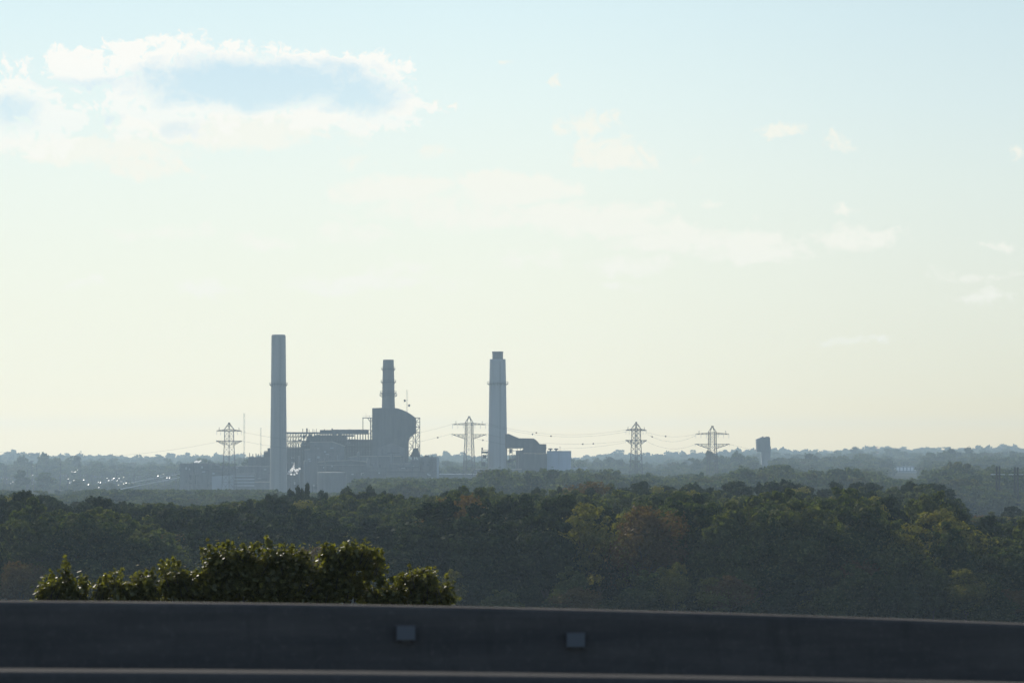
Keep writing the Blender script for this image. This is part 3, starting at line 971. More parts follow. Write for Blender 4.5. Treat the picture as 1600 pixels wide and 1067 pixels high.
# ------------------------------------------------------------------ pylons
def pylon_meshes(k):
    """origin at the foot; k metres per unit; units = photo pixels of the wide pylon, top at 108"""
    H0 = 0
    def W_(u):   # half side of the square body at height u (units)
        return float(np.interp(u, [0, 60, 80, 98, 108], [8.2, 5.9, 5.0, 5.0, 1.2]))
    B = MB()
    lv = [0, 15, 28, 40, 51, 61, 70, 79, 86.5, 94, 98]
    r = .42
    cs = ((-1, -1), (1, -1), (1, 1), (-1, 1))
    for i in range(len(lv) - 1):
        a, c = lv[i], lv[i + 1]
        wa, wc = W_(a), W_(c)
        for j, (sx, sy) in enumerate(cs):
            tx_, ty_ = cs[(j + 1) % 4]
            B.tube((sx * wa * k, sy * wa * k, a * k), (sx * wc * k, sy * wc * k, c * k), r, n=4)
            B.tube((sx * wa * k, sy * wa * k, a * k), (tx_ * wc * k, ty_ * wc * k, c * k), r * .4, n=4)
            B.tube((tx_ * wa * k, ty_ * wa * k, a * k), (sx * wc * k, sy * wc * k, c * k), r * .4, n=4)
            B.tube((sx * wc * k, sy * wc * k, c * k), (tx_ * wc * k, ty_ * wc * k, c * k), r * .45, n=4)
    body = B.mesh('tower_body', M['galv'])
    B = MB()
    for (sx, sy) in cs:
        B.tube((sx * 5 * k, sy * 5 * k, 98 * k), (sx * 1.4 * k, sy * 1.4 * k, 105 * k), r * .8, n=4)
        B.tube((sx * 5 * k, sy * 5 * k, 98 * k), (sx * 1.4 * k, -sy * 1.4 * k, 105 * k), r * .6, n=4)
    B.box(-1.8 * k, 1.8 * k, -1.8 * k, 1.8 * k, 105 * k, 105.6 * k)
    for s_ in (-1.6, -.5, .6, 1.6):
        B.tube((s_ * k, 0, 105.5 * k), (s_ * k, 0, 108 * k), r * .8, n=4)
    peak = B.mesh('peak', M['galv'])

    def arm(L, zc, rise, drop, s):
        B = MB()
        n = 7
        for sy in (-1, 1):
            for i in range(n):
                ua = 5 + (L - 5) * i / n; ub = 5 + (L - 5) * (i + 1) / n
                ya = sy * 5 * (1 - i / n) ; yb = sy * 5 * (1 - (i + 1) / n)
                pa = Vector((s * ua, ya, zc)) * k; pb = Vector((s * ub, yb, zc)) * k
                oa = Vector((s * ua, ya, zc + (rise - drop) * (1 - i / n))) * k
                ob = Vector((s * ub, yb, zc + (rise - drop) * (1 - (i + 1) / n))) * k
                if rise:
                    oa.z += .9 * k; ob.z += .9 * k
                B.tube(pa, pb, .30, n=4)
                B.tube(oa, ob, .25, n=4)
                B.tube(pa, ob if i % 2 else oa, .14, n=4)
                B.tube(pb, oa if i % 2 else ob, .14, n=4)
        return B
    parts = []
    for s in (-1, 1):
        A = arm(27, 94.5, 1.7, 0, s)
        A.tube((s * 21 * k, 0, 95 * k), (s * 21.5 * k, 0, 100.5 * k), .16, n=4)
        A.tube((s * 21.5 * k, 0, 100.5 * k), (s * 23.2 * k, 0, 96 * k), .12, n=4)
        parts.append(('cross_arm', A.mesh('cross_arm', M['galv'])))
        parts.append(('cross_arm', arm(28.5, 79.5, 0, 7.5, s).mesh('cross_arm', M['galv'])))
    ins = []
    for z, us in ((94.3, (-27, -18.5, -9.5, 9.5, 18.5, 27)), (79.3, (-28, -19, 19, 28))):
        for u in us:
            b = MB()
            ln = 5.8 if z > 90 else 3.0
            n = 8
            prof = []
            for i in range(n):
                za = z - ln + ln * i / n
                prof += [(.12, za * k), (.28, (za + ln / n * .5) * k)]
            b.lathe(u * k, 0, prof + [(.12, z * k)], 6)
            ins.append(b.mesh('insulator', M['insul']))
    return [('tower_body', body), ('peak', peak)] + parts + [('insulator', i) for i in ins]


PK = 0.72
PM = pylon_meshes(PK)
PYL = [(358, 660, 3600, 50, 'lattice pylon with short arms, left of the tallest chimney'),
       (733, 650, 3600, 18, 'wide-armed lattice pylon standing between the boiler house and the pale chimney'),
       (994, 659, 3600, 52, 'lattice pylon with short arms standing in woods, first right of the station'),
       (1113, 665, 3600, 14, 'wide-armed lattice pylon standing in woods nearest the lone dark tower')]
for px, top, Y, rot, lab in PYL:
    zt = Z(top, Y)
    z0 = zt - 108 * PK
    e = empty('pylon', (X(px, Y), Y, z0), lab, 'pylon', 'lattice pylons of the power line', R(rot))
    for nm, me in PM:
        o = bpy.data.objects.new(nm, me)
        C.objects.link(o)
        o.parent = e


# conductors with marker balls
def wire(label, pts, Y, balls=(), r=.10):
    """pts: pixel stations; smooth curve through them"""
    P3 = [P(a, c, Y) for a, c in pts]
    e = empty('power_line', P3[0], label, 'wire', 'wires strung between the pylons')
    xs_ = [q_.x for q_ in P3]; zs_ = [q_.z for q_ in P3]
    N = 40
    co = np.polyfit(xs_, zs_, 2) if len(pts) > 2 else np.polyfit(xs_, zs_, 1)
    X_ = np.linspace(xs_[0], xs_[-1], N)
    pl = [Vector((x, Y, float(np.polyval(co, x)))) for x in X_]
    MB().path(pl, [r] * N, 4).build('cable', M['steel'], e)
    for px in balls:
        x = X(px, Y)
        MB().ball((x, Y, float(np.polyval(co, x))), .9).build('marker_ball', M['ball'], e, True)


YL = 3600
wire('upper wire between the station pylon and the short-armed woodland pylon, two marker balls', [(757, 663), (838, 677), (910, 684), (982, 673)], YL, (832, 861))
wire('wire carrying one dark marker ball above the pale chimney duct, highest of its span', [(757, 660), (838, 676), (979, 671)], YL + 6, (838,))
wire('lowest wire right of the silo block carrying two marker balls close to the short-armed pylon', [(758, 677), (835, 693), (919, 690.5), (977, 690)], YL + 3, (910.5, 927))
wire('wire dipping beside the wide-armed pylon with one marker ball over the steel frame', [(745, 684), (754.5, 689), (850, 700), (978, 691)], YL - 4, (754.5,))
wire('wire with one marker ball between the boiler house and the wide-armed pylon', [(376, 688), (540, 704), (684, 683), (708, 677)], YL, (684,))
wire('faint high wire from the pylon left of the tallest chimney to the wide-armed one', [(376, 674), (540, 690), (709, 662)], YL + 5)
wire('wire with a single marker ball next to the short-armed pylon in the woods', [(1011, 678), (1019, 682), (1052, 690), (1087, 680)], YL, (1019,))
wire('wire with a single marker ball halfway between the two pylons in the woods', [(1010, 675), (1040, 681.5), (1088, 678)], YL + 4, (1040,))
wire('lower faint wire between the two pylons in the woods', [(1012, 690), (1050, 701), (1086, 694)], YL - 3)
wire('wire leaving the wide-armed pylon towards the lone dark tower', [(1140, 694), (1200, 706), (1270, 712)], YL)
wire('faint wire running off from the short-armed pylon above the substation trees', [(0, 706), (170, 712), (340, 690)], YL + 8)

# twin-pole frames
for (pa, pb, top, base, lab) in ((1557.3, 1561.5, 728, 768, 'twin dark timber poles with a pale cross-arm, the pair nearer the chimney side'),
                                 (1585.5, 1590, 729.5, 772, 'twin dark timber poles with a pale cross-arm at the very end of the view')):
    Y = 2240
    e = empty('pole_frame', (X((pa + pb) / 2, Y), Y, float(ground(X(pa, Y), Y))), lab, 'utility pole', 'twin-pole power line frames')
    for p_ in (pa, pb):
        MB().tube((X(p_, Y), Y, float(ground(X(p_, Y), Y)) - 1), P(p_, top, Y), .85, .7, 8).build('pole', M['pole'], e)
    cy_ = 741
    MB().box(X(pa - 9, Y), X(pb + 9, Y), Y + .95, Y + 1.15, Z(cy_ + .6, Y), Z(cy_ - .6, Y)).build('cross_arm', M['white'], e)
    for p_ in (pa - 8, (pa + pb) / 2, pb + 8):
        MB().tube(P(p_, cy_ + .6, Y - .4), P(p_, cy_ + 2.4, Y - .4), .12, n=6).build('insulator', M['pole'], e)

# ------------------------------------------------------------------ substation on the far side of the fields
rnd = random.Random(21)
YS = 4500


def gantry(px, w_, top, base, Y, label, glint=True):
    x0, x1 = X(px - w_ / 2, Y), X(px + w_ / 2, Y)
    z0 = float(ground(x0, Y)); z1 = Z(top, Y)
    e = empty('substation_gantry', ((x0 + x1) / 2, Y, z0), label, 'gantry', 'steel gantries of the substation')
    b = MB()
    for x in (x0, x1):
        b.tube((x, Y, z0), (x, Y, z1), .42, .34, 4)
        b.tube((x - .8, Y + 1.5, z0), (x, Y, z1), .15, n=4)
    b.box(x0 - .6, x1 + .6, Y - .3, Y + .3, z1 - .5, z1)
    b.build('steel_frame', M['galv'], e)
    n = max(2, int(w_ / 3))
    for i in range(n):
        x = x0 + (x1 - x0) * (i + .5) / n
        MB().lathe(x, Y - .2, [(.15, z1 - 2.6), (.42, z1 - 2.2), (.25, z1 - 1.8), (.42, z1 - 1.4), (.25, z1 - 1.0), (.15, z1 - .5)], 6).build('insulator', M['galv_shiny'] if glint else M['insul'], e)


for i in range(26):
    px = 8 + i * 10.4 + rnd.uniform(-3, 3)
    base = 772 - (0 if px < 150 else (px - 150) * .12)
    Y = rnd.uniform(4150, 5000)
    gantry(px, rnd.uniform(5, 13), Z_ := rnd.uniform(738, 752), base, Y,
           'small grey substation gantry, number %s along the fenced yard from its open end' % ('one two three four five six seven eight nine ten eleven twelve thirteen fourteen fifteen sixteen seventeen eighteen nineteen twenty twenty-one twenty-two twenty-three twenty-four twenty-five twenty-six'.split()[i]))
for i, (px, top, Y, kind_) in enumerate(((50, 720, 4400, 'T'), (57.5, 724, 4500, 'I'), (73, 718, 4900, 'L'), (94.5, 723, 4500, 'X'), (124, 724, 4600, 'L'), (8, 727, 4500, 'L'), (43, 733, 4400, 'I'), (144, 738, 4300, 'I'), (182, 736, 4300, 'I'), (210, 737, 4300, 'I'))):
    x = X(px, Y); z0 = float(ground(x, Y)); z1 = Z(top, Y)
    e = empty('substation_pole', (x, Y, z0), ('tall pole with a flat crosspiece at its top', 'slim plain pole beside the flat-topped one', 'pale lattice mast behind the yard', 'dark pole with a short cross-arm', 'lattice mast with a pale glinting top', 'lattice mast at the open end', 'short plain pole left of the flat-topped one', 'slim pole amid the bright insulators', 'leaning slim pole by the walkway', 'slim pole nearest the workshop block')[i] + ' in the substation', 'pole')
    if kind_ == 'L':
        MB().tube((x, Y, z0), (x, Y, z1), .1, n=4).build('post', M['galv'], e)
        lattice(MB(), x - 1.6, x + 1.6, Y, Y + 3, z0, z1 - 1, 9, .16).build('lattice', M['galv'], e)
    else:
        MB().tube((x, Y, z0), (x, Y, z1), .6, .42, 8).build('post', M['steel'], e)
    if kind_ in 'TX':
        hw = 2.6 if kind_ == 'T' else 1.6
        dz_ = 0 if kind_ == 'T' else -1.5
        MB().box(x - hw, x + hw, Y - .3, Y + .3, z1 - .5 + dz_, z1 + .2 + dz_).build('cross_arm', M['steel'], e)
# posts with tilted metal caps, added to make the sun glints in the yard
CL = [(22, 750, 26, 5, 6, 'in the outermost yard rows'), (51, 742, 3, 14, 3, 'stacked below the flat-topped pole'), (117, 735, 12, 4, 4, 'high on the lattice mast cluster'),
      (118, 752, 30, 5, 7, 'in the yard right below the lattice mast'), (150, 757, 26, 4, 6, 'in the mid yard row'), (180, 749, 30, 4, 8, 'in the upper row by the conveyor foot'),
      (195, 755, 34, 3, 6, 'in the lower row by the conveyor foot'), (255, 743, 24, 4, 5, 'under the conveyor head'), (145, 764, 26, 3, 5, 'in the row nearest the forest')]
for a_, b_, w_, h_, n_, where in CL:
    for i in range(n_):
        px = a_ - w_ / 2 + w_ * (i + rnd.uniform(.2, .8)) / n_
        py = b_ + (rnd.uniform(-1, 1) * h_ if w_ > 5 else (i - (n_ - 1) / 2) * h_)
        if w_ <= 5: px = a_ + rnd.uniform(-.5, .5)
        Y = rnd.uniform(4150, 4600)
        x = X(px, Y); zt = Z(py, Y); z0 = float(ground(x, Y))
        e = empty('glint_post', (x, Y, z0), 'metal cap tilted to glint %s, number %s' % (where, 'one two three four five six seven eight'.split()[i]), 'switchgear', 'posts with caps tilted to glint in the substation')
        MB().tube((x, Y, z0), (x, Y, zt), .10, n=4).build('post', M['galv'], e)
        s_ = rnd.uniform(.35, 1.0)
        nrm = (sd + Vector((0, -1, 0))).normalized()  # cap faces midway between sun and camera, shaped for its glint
        u_ = nrm.cross(Vector((0, 0, 1))).normalized(); v_ = nrm.cross(u_)
        c_ = Vector((x, Y, zt)); a1, a2 = s_ * rnd.uniform(.8, 1.8), s_ * rnd.uniform(.5, 1)
        q4 = [c_ + u_ * a1 + v_ * a2, c_ - u_ * a1 + v_ * a2, c_ - u_ * a1 - v_ * a2, c_ + u_ * a1 - v_ * a2]
        MB().add(q4 + [p_ - nrm * .5 for p_ in q4], [(0, 1, 2, 3), (7, 6, 5, 4), (0, 4, 5, 1), (1, 5, 6, 2), (2, 6, 7, 3), (3, 7, 4, 0)]).build('cap', M['cap'], e)

# inclined covered walkway / pipe bridge climbing to the workshop block
Y = 4000
e = empty('conveyor', (X(215, Y), Y, 0), 'long inclined pale conveyor on legs climbing to the workshop block', 'conveyor')
for (a, b2, c, d, wd) in ((168, 768.5, 281, 746, 1.1), (205, 754, 281, 740.5, .9)):
    MB().add([P(a, b2, Y), P(c, d, Y), P(c, d - wd, Y), P(a, b2 - wd, Y), P(a, b2, Y) + Vector((0, 3.5, 0)), P(c, d, Y) + Vector((0, 3.5, 0)), P(c, d - wd, Y) + Vector((0, 3.5, 0)), P(a, b2 - wd, Y) + Vector((0, 3.5, 0))],
             [(0, 1, 2, 3), (7, 6, 5, 4), (0, 4, 5, 1), (3, 2, 6, 7), (0, 3, 7, 4), (1, 5, 6, 2)]).build('gallery', M['white'], e)
    for i in range(8):
        t = (i + .5) / 8
        q_ = P(a + (c - a) * t, b2 + (d - b2) * t, Y)
        MB().tube((q_.x, Y + 1.5, min(0, q_.z - 1)), (q_.x, Y + 1.5, q_.z), .3, n=4).build('leg', M['galv'], e)


# ------------------------------------------------------------------ trees
rng = np.random.default_rng(7)


def quads(centers, normals, sizes, rng, aspect=1.0):
    """leaf clumps: one bent quad each, numpy arrays"""
    n = len(centers)
    a = rng.normal(size=(n, 3))
    t = np.cross(normals, a)
    t /= np.linalg.norm(t, axis=1, keepdims=True) + 1e-9
    u = np.cross(normals, t)
    s = sizes[:, None] * .5
    c = centers
    v = np.empty((n, 4, 3))
    v[:, 0] = c - t * s - u * s * aspect * .6
    v[:, 1] = c + t * s * .6 - u * s * aspect
    v[:, 2] = c + t * s + u * s * aspect * .7
    v[:, 3] = c - t * s * .5 + u * s * aspect
    return v.reshape(-1, 3)


def quad_mesh(name, v, m):
    n = len(v) // 4
    me = bpy.data.meshes.new(name)
    me.vertices.add(4 * n)
    me.vertices.foreach_set('co', v.astype(np.float32).ravel())
    me.loops.add(4 * n)
    me.loops.foreach_set('vertex_index', np.arange(4 * n, dtype=np.int32))
    me.polygons.add(n)
    me.polygons.foreach_set('loop_start', np.arange(0, 4 * n, 4, dtype=np.int32))
    me.materials.append(m)
    me.update(calc_edges=True)
    return me


def unit(n, rng):
    a = rng.normal(size=(n, 3))
    return a / np.linalg.norm(a, axis=1, keepdims=True)


def crown_mesh(name, H, Wd, base, nblob, per, leaf, m, seed, shape='round', ragged=.25):
    """crown made of boughs, each a cloud of small leaf clumps on an uneven shell; tree height H, crown width Wd, crown starts at base*H"""
    rg = np.random.default_rng(seed)
    cz = H * (base + 1) / 2; rz = H * (1 - base) / 2; rx = Wd / 2
    V_ = []
    blobs = []
    for i in range(nblob):
        d = unit(1, rg)[0]
        rr = rg.uniform(.3, .92)
        c = np.array([d[0] * rr * rx, d[1] * rr * rx, d[2] * rr * rz])
        if shape == 'cone':
            f = 1 - .85 * (c[2] / rz * .5 + .5)
            c[0] *= f * 1.3; c[1] *= f * 1.3
        r = rg.choice([rg.uniform(.13, .22), rg.uniform(.26, .38), rg.uniform(.36, .52)]) * rx * (1.0 if shape != 'cone' else .8)
        blobs.append((c, r))
    # a few leading boughs on top make the outline uneven
    for i in range(8):
        a = rg.uniform(0, 2 * math.pi); rr = rg.uniform(.1, .7)
        c = np.array([math.cos(a) * rr * rx, math.sin(a) * rr * rx, rz * (1.0 - rr * .5) * rg.uniform(.85, 1.06)])
        if shape == 'cone':
            c[0] *= .2; c[1] *= .2
        blobs.append((c, rg.uniform(.09, .2) * rx))
    tot = sum(r * r for _, r in blobs)
    for c, r in blobs:
        n = int(per * nblob * r * r / tot)
        d = unit(n, rg)
        flat = np.array([1, 1, rg.uniform(.6, .9)])
        rad = r * (1 + ragged * rg.normal(size=(n, 1)) * .5)
        rad *= np.where(rg.random((n, 1)) < .12, rg.uniform(1.0, 1.35, (n, 1)), 1)
        pts = c + d * rad * flat
        nrm = d + rg.normal(size=(n, 3)) * .38
        nrm /= np.linalg.norm(nrm, axis=1, keepdims=True)
        V_.append(quads(pts + np.array([0, 0, cz]), nrm, leaf * rg.uniform(.5, 1.35, n), rg))
    v = np.concatenate(V_)
    v[:, 2] *= H / np.percentile(v[:, 2], 99.7)
    return quad_mesh(name, v, m), blobs, cz


def trunk_mesh(name, H, blobs, cz, r, m, twigs=0, seed=0):
    rn = random.Random(seed)
    b = MB()
    top = H * .72
    pts = [Vector((0, 0, -1.0))]
    x = y = 0
    for i in range(1, 6):
        x += rn.uniform(-.03, .03) * H * .5; y += rn.uniform(-.03, .03) * H * .5
        pts.append(Vector((x, y, top * i / 5)))
    b.path(pts, [r * (1 - .15 * i) for i in range(6)], 7)
    bl = sorted(blobs, key=lambda q_: -q_[1])[:12]
    for c, rr in bl:
        end = Vector((c[0], c[1], c[2] + cz))
        s_ = pts[min(5, max(2, int(5 * min(end.z, top) / top * .75)))]
        if end.z < s_.z: s_ = pts[2]
        mid = s_.lerp(end, .5) + Vector((rn.uniform(-.5, .5), rn.uniform(-.5, .5), .05 * H * rn.uniform(0, .6)))
        b.path([s_, mid, end], [r * .42, r * .28, r * .10], 5)
        for k in range(twigs):
            d = Vector((rn.gauss(0, 1), rn.gauss(0, 1), rn.gauss(.8, .6))).normalized() * rr * rn.uniform(.8, 1.5)
            s2 = mid.lerp(end, rn.uniform(.2, 1))
            e2 = s2 + d
            b.tube(s2, e2, r * .10, r * .03, 4)
            for kk in range(3):
                d2 = (d * .5 + Vector((rn.gauss(0, .5), rn.gauss(0, .5), rn.gauss(.2, .4))) * rr * .5)
                b.tube(s2.lerp(e2, rn.uniform(.3, .9)), s2.lerp(e2, .7) + d2, r * .05, r * .02, 3)
    return b.mesh(name, m)


# near prototypes: all modelled 25 m tall, 12 m wide, scaled per tree
PROTO = []       # (kind, crown mesh, trunk mesh)
spec = [('green', 'round', .12, 'leaf_green'), ('green', 'round', .16, 'leaf_green'), ('dark', 'round', .1, 'leaf_dark'), ('dark', 'round', .14, 'leaf_dark'),
        ('yellow', 'round', .3, 'leaf_yellow'), ('rust', 'round', .32, 'leaf_rust'), ('pine', 'cone', .25, 'leaf_dark'), ('green', 'round', .18, 'leaf_green'), ('dark', 'round', .2, 'leaf_dark')]
for i, (kind_, shp, base, lm) in enumerate(spec):
    thin = kind_ in ('yellow', 'rust')
    cm, bl, cz = crown_mesh('crown', 25, 12.5, base, 26 if thin else 24, 300 if thin else 540, .66 if not thin else .5, M[lm], 100 + i, shp, .45)
    tm = trunk_mesh('trunk', 25, bl, cz, .38, M['bark'], 2, i)
    PROTO.append((kind_, cm, tm))
# bare tree
bm_, bl, cz = crown_mesh('crown', 25, 12, .3, 16, 4, .4, M['leaf_rust'], 55, 'round', .4)
PROTO.append(('bare', None, trunk_mesh('trunk', 25, bl, cz, .32, M['barebark'], 9, 77)))
KIND = {}
for i, pz in enumerate(PROTO):
    KIND.setdefault(pz[0], []).append(i)

SKY_N = ([0, 40, 76, 84, 130, 145, 178, 190, 300, 360, 420, 440, 520, 560, 600, 640, 680, 700, 760, 790, 830, 860, 900, 960, 1000, 1060, 1100, 1140, 1190, 1230, 1265, 1290, 1340, 1360, 1395, 1440, 1460, 1485, 1500, 1540, 1600],
         [772, 769, 773, 784, 784, 779, 780, 786, 786, 785, 778, 774, 772, 768, 770, 776, 774, 764, 762, 770, 768, 764, 766, 764, 763, 761, 764, 773, 772, 766, 770, 778, 765, 768, 776, 782, 772, 775, 800, 806, 806])


def sky_near(px): return np.interp(px, *SKY_N)


T = []   # x, y, z0, H, width, proto, rot


def add_tree(x, y, H, wd, kind_, rot=None):
    T.append([x, y, float(ground(x, y)) - .3, H, wd, rng.choice(KIND[kind_]), rng.uniform(0, 6.28) if rot is None else rot])


# the trees one can pick out along the forest edge: pixel column, top row, distance, crown width in pixels, kind
HAND = [(36, 770, 800, 85, 'dark'), (105, 800, 770, 70, 'green'), (160, 780, 810, 80, 'dark'), (235, 812, 780, 70, 'green'), (290, 800, 800, 80, 'dark'), (370, 795, 800, 110, 'dark'),
        (455, 830, 780, 50, 'dark'), (500, 806, 790, 120, 'dark'), (575, 812, 790, 90, 'dark'), (650, 845, 750, 66, 'dark'),
        (630, 800, 820, 70, 'green'), (700, 800, 790, 80, 'green'), (735, 764, 830, 95, 'green'), (790, 782, 780, 120, 'dark'), (720, 840, 745, 80, 'green'), (850, 812, 760, 90, 'dark'),
        (912, 789, 728, 112, 'yellow'), (985, 802, 732, 80, 'yellow'), (1013, 793, 724, 96, 'rust'), (960, 840, 750, 60, 'rust'), 
        (1088, 776, 780, 110, 'dark'), (1150, 790, 790, 90, 'dark'), (1215, 768, 770, 110, 'green'), (1235, 800, 760, 80, 'green'),
        (1320, 766, 760, 115, 'green'), (1290, 840, 738, 85, 'yellow'), (1385, 781, 770, 100, 'dark'), (1455, 772, 760, 85, 'green'), (1440, 815, 740, 90, 'dark'),
        (1500, 838, 745, 70, 'green'), (1545, 809, 770, 70, 'dark'), (1590, 828, 765, 70, 'dark'), (1575, 862, 735, 70, 'green'), (1480, 870, 730, 60, 'yellow'),
        (1574, 799, 800, 55, 'bare'), (1518, 800, 815, 45, 'bare'), (920, 765, 1020, 60, 'dark'), (1075, 762, 1080, 60, 'dark'), (960, 766, 1100, 50, 'dark'), (875, 762, 1120, 30, 'pine'), (838, 765, 1120, 36, 'dark'),
        (425, 775, 1050, 40, 'dark'), (480, 757, 1150, 24, 'pine'), (468, 763, 1150, 30, 'dark'), (455, 768, 1120, 36, 'dark'), (540, 764, 1150, 40, 'dark'), (577, 762, 1150, 40, 'dark'), (505, 769, 1120, 36, 'dark'), (600, 769, 1120, 30, 'dark'), (720, 765, 1100, 40, 'dark'),
        (1000, 764, 1130, 36, 'dark'), (1110, 764, 1120, 36, 'dark'), (1330, 767, 900, 44, 'green'), (1390, 776, 900, 44, 'dark')]
for px, top, Y, wpx, kd in HAND:
    x = X(px, Y)
    zb = float(ground(x, Y)) - .3
    add_tree(x, Y, Z(top, Y) - zb, wpx * Y / F * 1.05, kd)
nh = len(T)
# the wood behind and between them
yy = 722.0
while yy < 1230:
    sp = 10.5 + (yy - 720) * .006
    half = yy * .2 + 40
    x = -half
    while x < half:
        xx = x + rng.uniform(-.35, .35) * sp; y2 = yy + rng.uniform(-.35, .35) * sp
        px = 800 + xx / y2 * F
        x += sp
        base = float(ground(xx, y2))
        cl = float(vnoise(np.array(xx / 70.), np.array(y2 / 90.), 9))
        H = 13 + 9 * cl + rng.uniform(0, 9)
        if px > 670 and y2 < 800:      # the forest edge east of the middle is the tallest
            H = CAMZ - base - (sky_near(px) + rng.triangular(2, 18, 75) - HOR) * y2 / F
        elif px < 190 and y2 < 800:
            H = CAMZ - base - (sky_near(px) + rng.triangular(5, 25, 80) - HOR) * y2 / F
        elif y2 < 900:
            H = max(H, 19) * .95
        tp = HOR + (CAMZ - base - H) * F / y2
        if y2 > 900: H = H * 1.12 + 3
        tp = HOR + (CAMZ - base - H) * F / y2
        lim = sky_near(px) + rng.uniform(0, 10)
        if y2 > 1150 and px > 900: lim = 752 + rng.uniform(0, 10)
        if tp < lim:
            H = CAMZ - base - (lim - HOR) * y2 / F
        if px > 1490 and y2 > 860: H = min(H, rng.uniform(14, 22))
        if H < 8: continue
        if 855 < px < 1065 and y2 < 745: continue
        r_ = rng.random()
        c2 = float(vnoise(np.array(xx / 45.), np.array(y2 / 60.), 19))
        kd = 'yellow' if (r_ < .07 and c2 > .5) or r_ < .025 else 'rust' if r_ < .05 else 'pine' if r_ < .07 and y2 > 900 else 'dark' if c2 < .5 else 'green'
        add_tree(xx, y2, H, rng.uniform(12, 18) * (H / 25) ** .5, kd)
    yy += sp * .9
# younger trees standing out in front of the edge
for k_ in range(64):
    px = 10 + 1580 * (k_ + rng.uniform(.1, .9)) / 64
    y2 = rng.uniform(700, 718)
    H = rng.uniform(8, 18)
    add_tree(X(px, y2), y2, H, rng.uniform(6, 11) * (H / 13) ** .5, ('green', 'green', 'dark', 'green', 'yellow', 'dark')[int(rng.integers(0, 6))] if k_ % 9 else 'rust')

# which of them the view shows most of: sweep from near to far keeping the lowest open row per pixel column
Tn = np.array([[t[0], t[1], t[2], t[3], t[4]] for t in T])
order = np.argsort(Tn[:, 1])
open_row = np.full(1600, 960.0)
vis = np.zeros(len(T))
for i in order:
    x, y, z0, H, wd = Tn[i]
    c = 800 + x / y * F; hw = wd / 2 / y * F
    a, b_ = int(max(0, c - hw)), int(min(1600, c + hw))
    if b_ <= a: continue
    cols = np.arange(a, b_)
    tt = HOR + (CAMZ - z0 - H) * F / y
    hh = H / y * F
    prof = tt + hh * .45 * (1 - np.sqrt(np.clip(1 - ((cols - c) / hw) ** 2, 0, 1)))
    g = np.clip(open_row[cols] - prof, 0, None)
    vis[i] = g.sum()
    if i < nh: vis[i] += 60
    open_row[cols] = np.minimum(open_row[cols], prof)
pick = np.argsort(-vis)[:285]
pick = [int(i) for i in pick if vis[i] > 12]
pickset = set(pick)
NAMES = {'green': 'mid green tree', 'dark': 'dark green tree', 'yellow': 'yellowing tree', 'rust': 'rusty tree', 'pine': 'pointed pine', 'bare': 'bare-branched tree'}
LM = [(0, 110, 'the substation poles'), (110, 200, 'the substation glints'), (200, 281, 'the conveyor'), (281, 345, 'the workshop block'), (345, 412, 'the chimney-side pylon'), (412, 460, 'the tallest chimney'),
      (460, 530, 'the pipe rack'), (530, 585, 'the long duct'), (585, 650, 'the boiler house'), (650, 705, 'the blocky hall'), (705, 760, 'the station pylon'), (760, 800, 'the pale chimney'), (800, 856, 'the filter house'), (856, 925, 'the silo block'),
      (925, 970, 'the marker balls'), (970, 1030, 'the short-armed pylon'), (1030, 1085, 'the woodland pylons\' gap'), (1085, 1150, 'the wide-armed pylon'), (1150, 1215, 'the lone dark tower'), (1215, 1300, 'the eastern skyline'), (1300, 1390, 'the red-white mast'),
      (1390, 1445, 'the pale long building'), (1445, 1530, 'the hazy woodland'), (1530, 1600, 'the twin-pole frames')]
ORD = ['first', 'second', 'third', 'fourth', 'fifth', 'sixth', 'seventh', 'eighth', 'ninth', 'tenth', 'eleventh', 'twelfth', 'thirteenth', 'fourteenth', 'fifteenth', 'sixteenth', 'seventeenth', 'eighteenth']
buckets = {}
for i in pick:
    x, y, z0, H, wd, pi_, rot = T[i]
    px = 800 + x / y * F
    lm = next((n_ for a, b_, n_ in LM if a <= px < b_), 'the substation poles' if px < 0 else 'the twin-pole frames')
    row = 'front' if y < 765 else 'middle' if y < 850 else 'rear'
    buckets.setdefault((PROTO[pi_][0], row, lm), []).append((px, i))
LABEL = {}
for (kd, row, lm), lst in buckets.items():
    lst.sort()
    rw = {'front': 'at forest front', 'middle': 'in mid forest', 'rear': 'in rear canopy'}[row]
    for j, (px, i) in enumerate(lst):
        LABEL[i] = '%s %s below %s' % (NAMES[kd], rw, lm) if len(lst) == 1 else '%s %s below %s, %s from west' % (NAMES[kd], rw, lm, ORD[min(j, 17)])
SPECIAL = {(912, 792): 'broad yellowing tree glowing olive gold, below the silo block', (1013, 795): 'tall rusty brown tree beside the broad yellowing one',
           (1574, 799): 'pale bare-branched tree below the twin-pole frames', (1518, 800): 'smaller bare-branched tree where the near forest steps down',
           (36, 770): 'big dark domed tree at the outer end of the forest, below the substation poles'}
for i, h in enumerate(HAND):
    if (h[0], h[1]) in SPECIAL and i in pickset: LABEL[i] = SPECIAL[(h[0], h[1])]
TN = {'pine': 'pine_tree', 'bare': 'bare_tree'}
for i in pick:
    x, y, z0, H, wd, pi_, rot = T[i]
    kd, cm, tm = PROTO[pi_]
    e = empty(TN.get(kd, 'broadleaf_tree'), (x, y, z0), LABEL[i], 'tree', 'trees of the near forest', rot)
    e.scale = (wd / 12.5, wd / 12.5, H / 25)
    for nm, me in (('trunk', tm), ('crown', cm)):
        if me is None: continue
        o = bpy.data.objects.new(nm, me)
        C.objects.link(o)
        o.parent = e


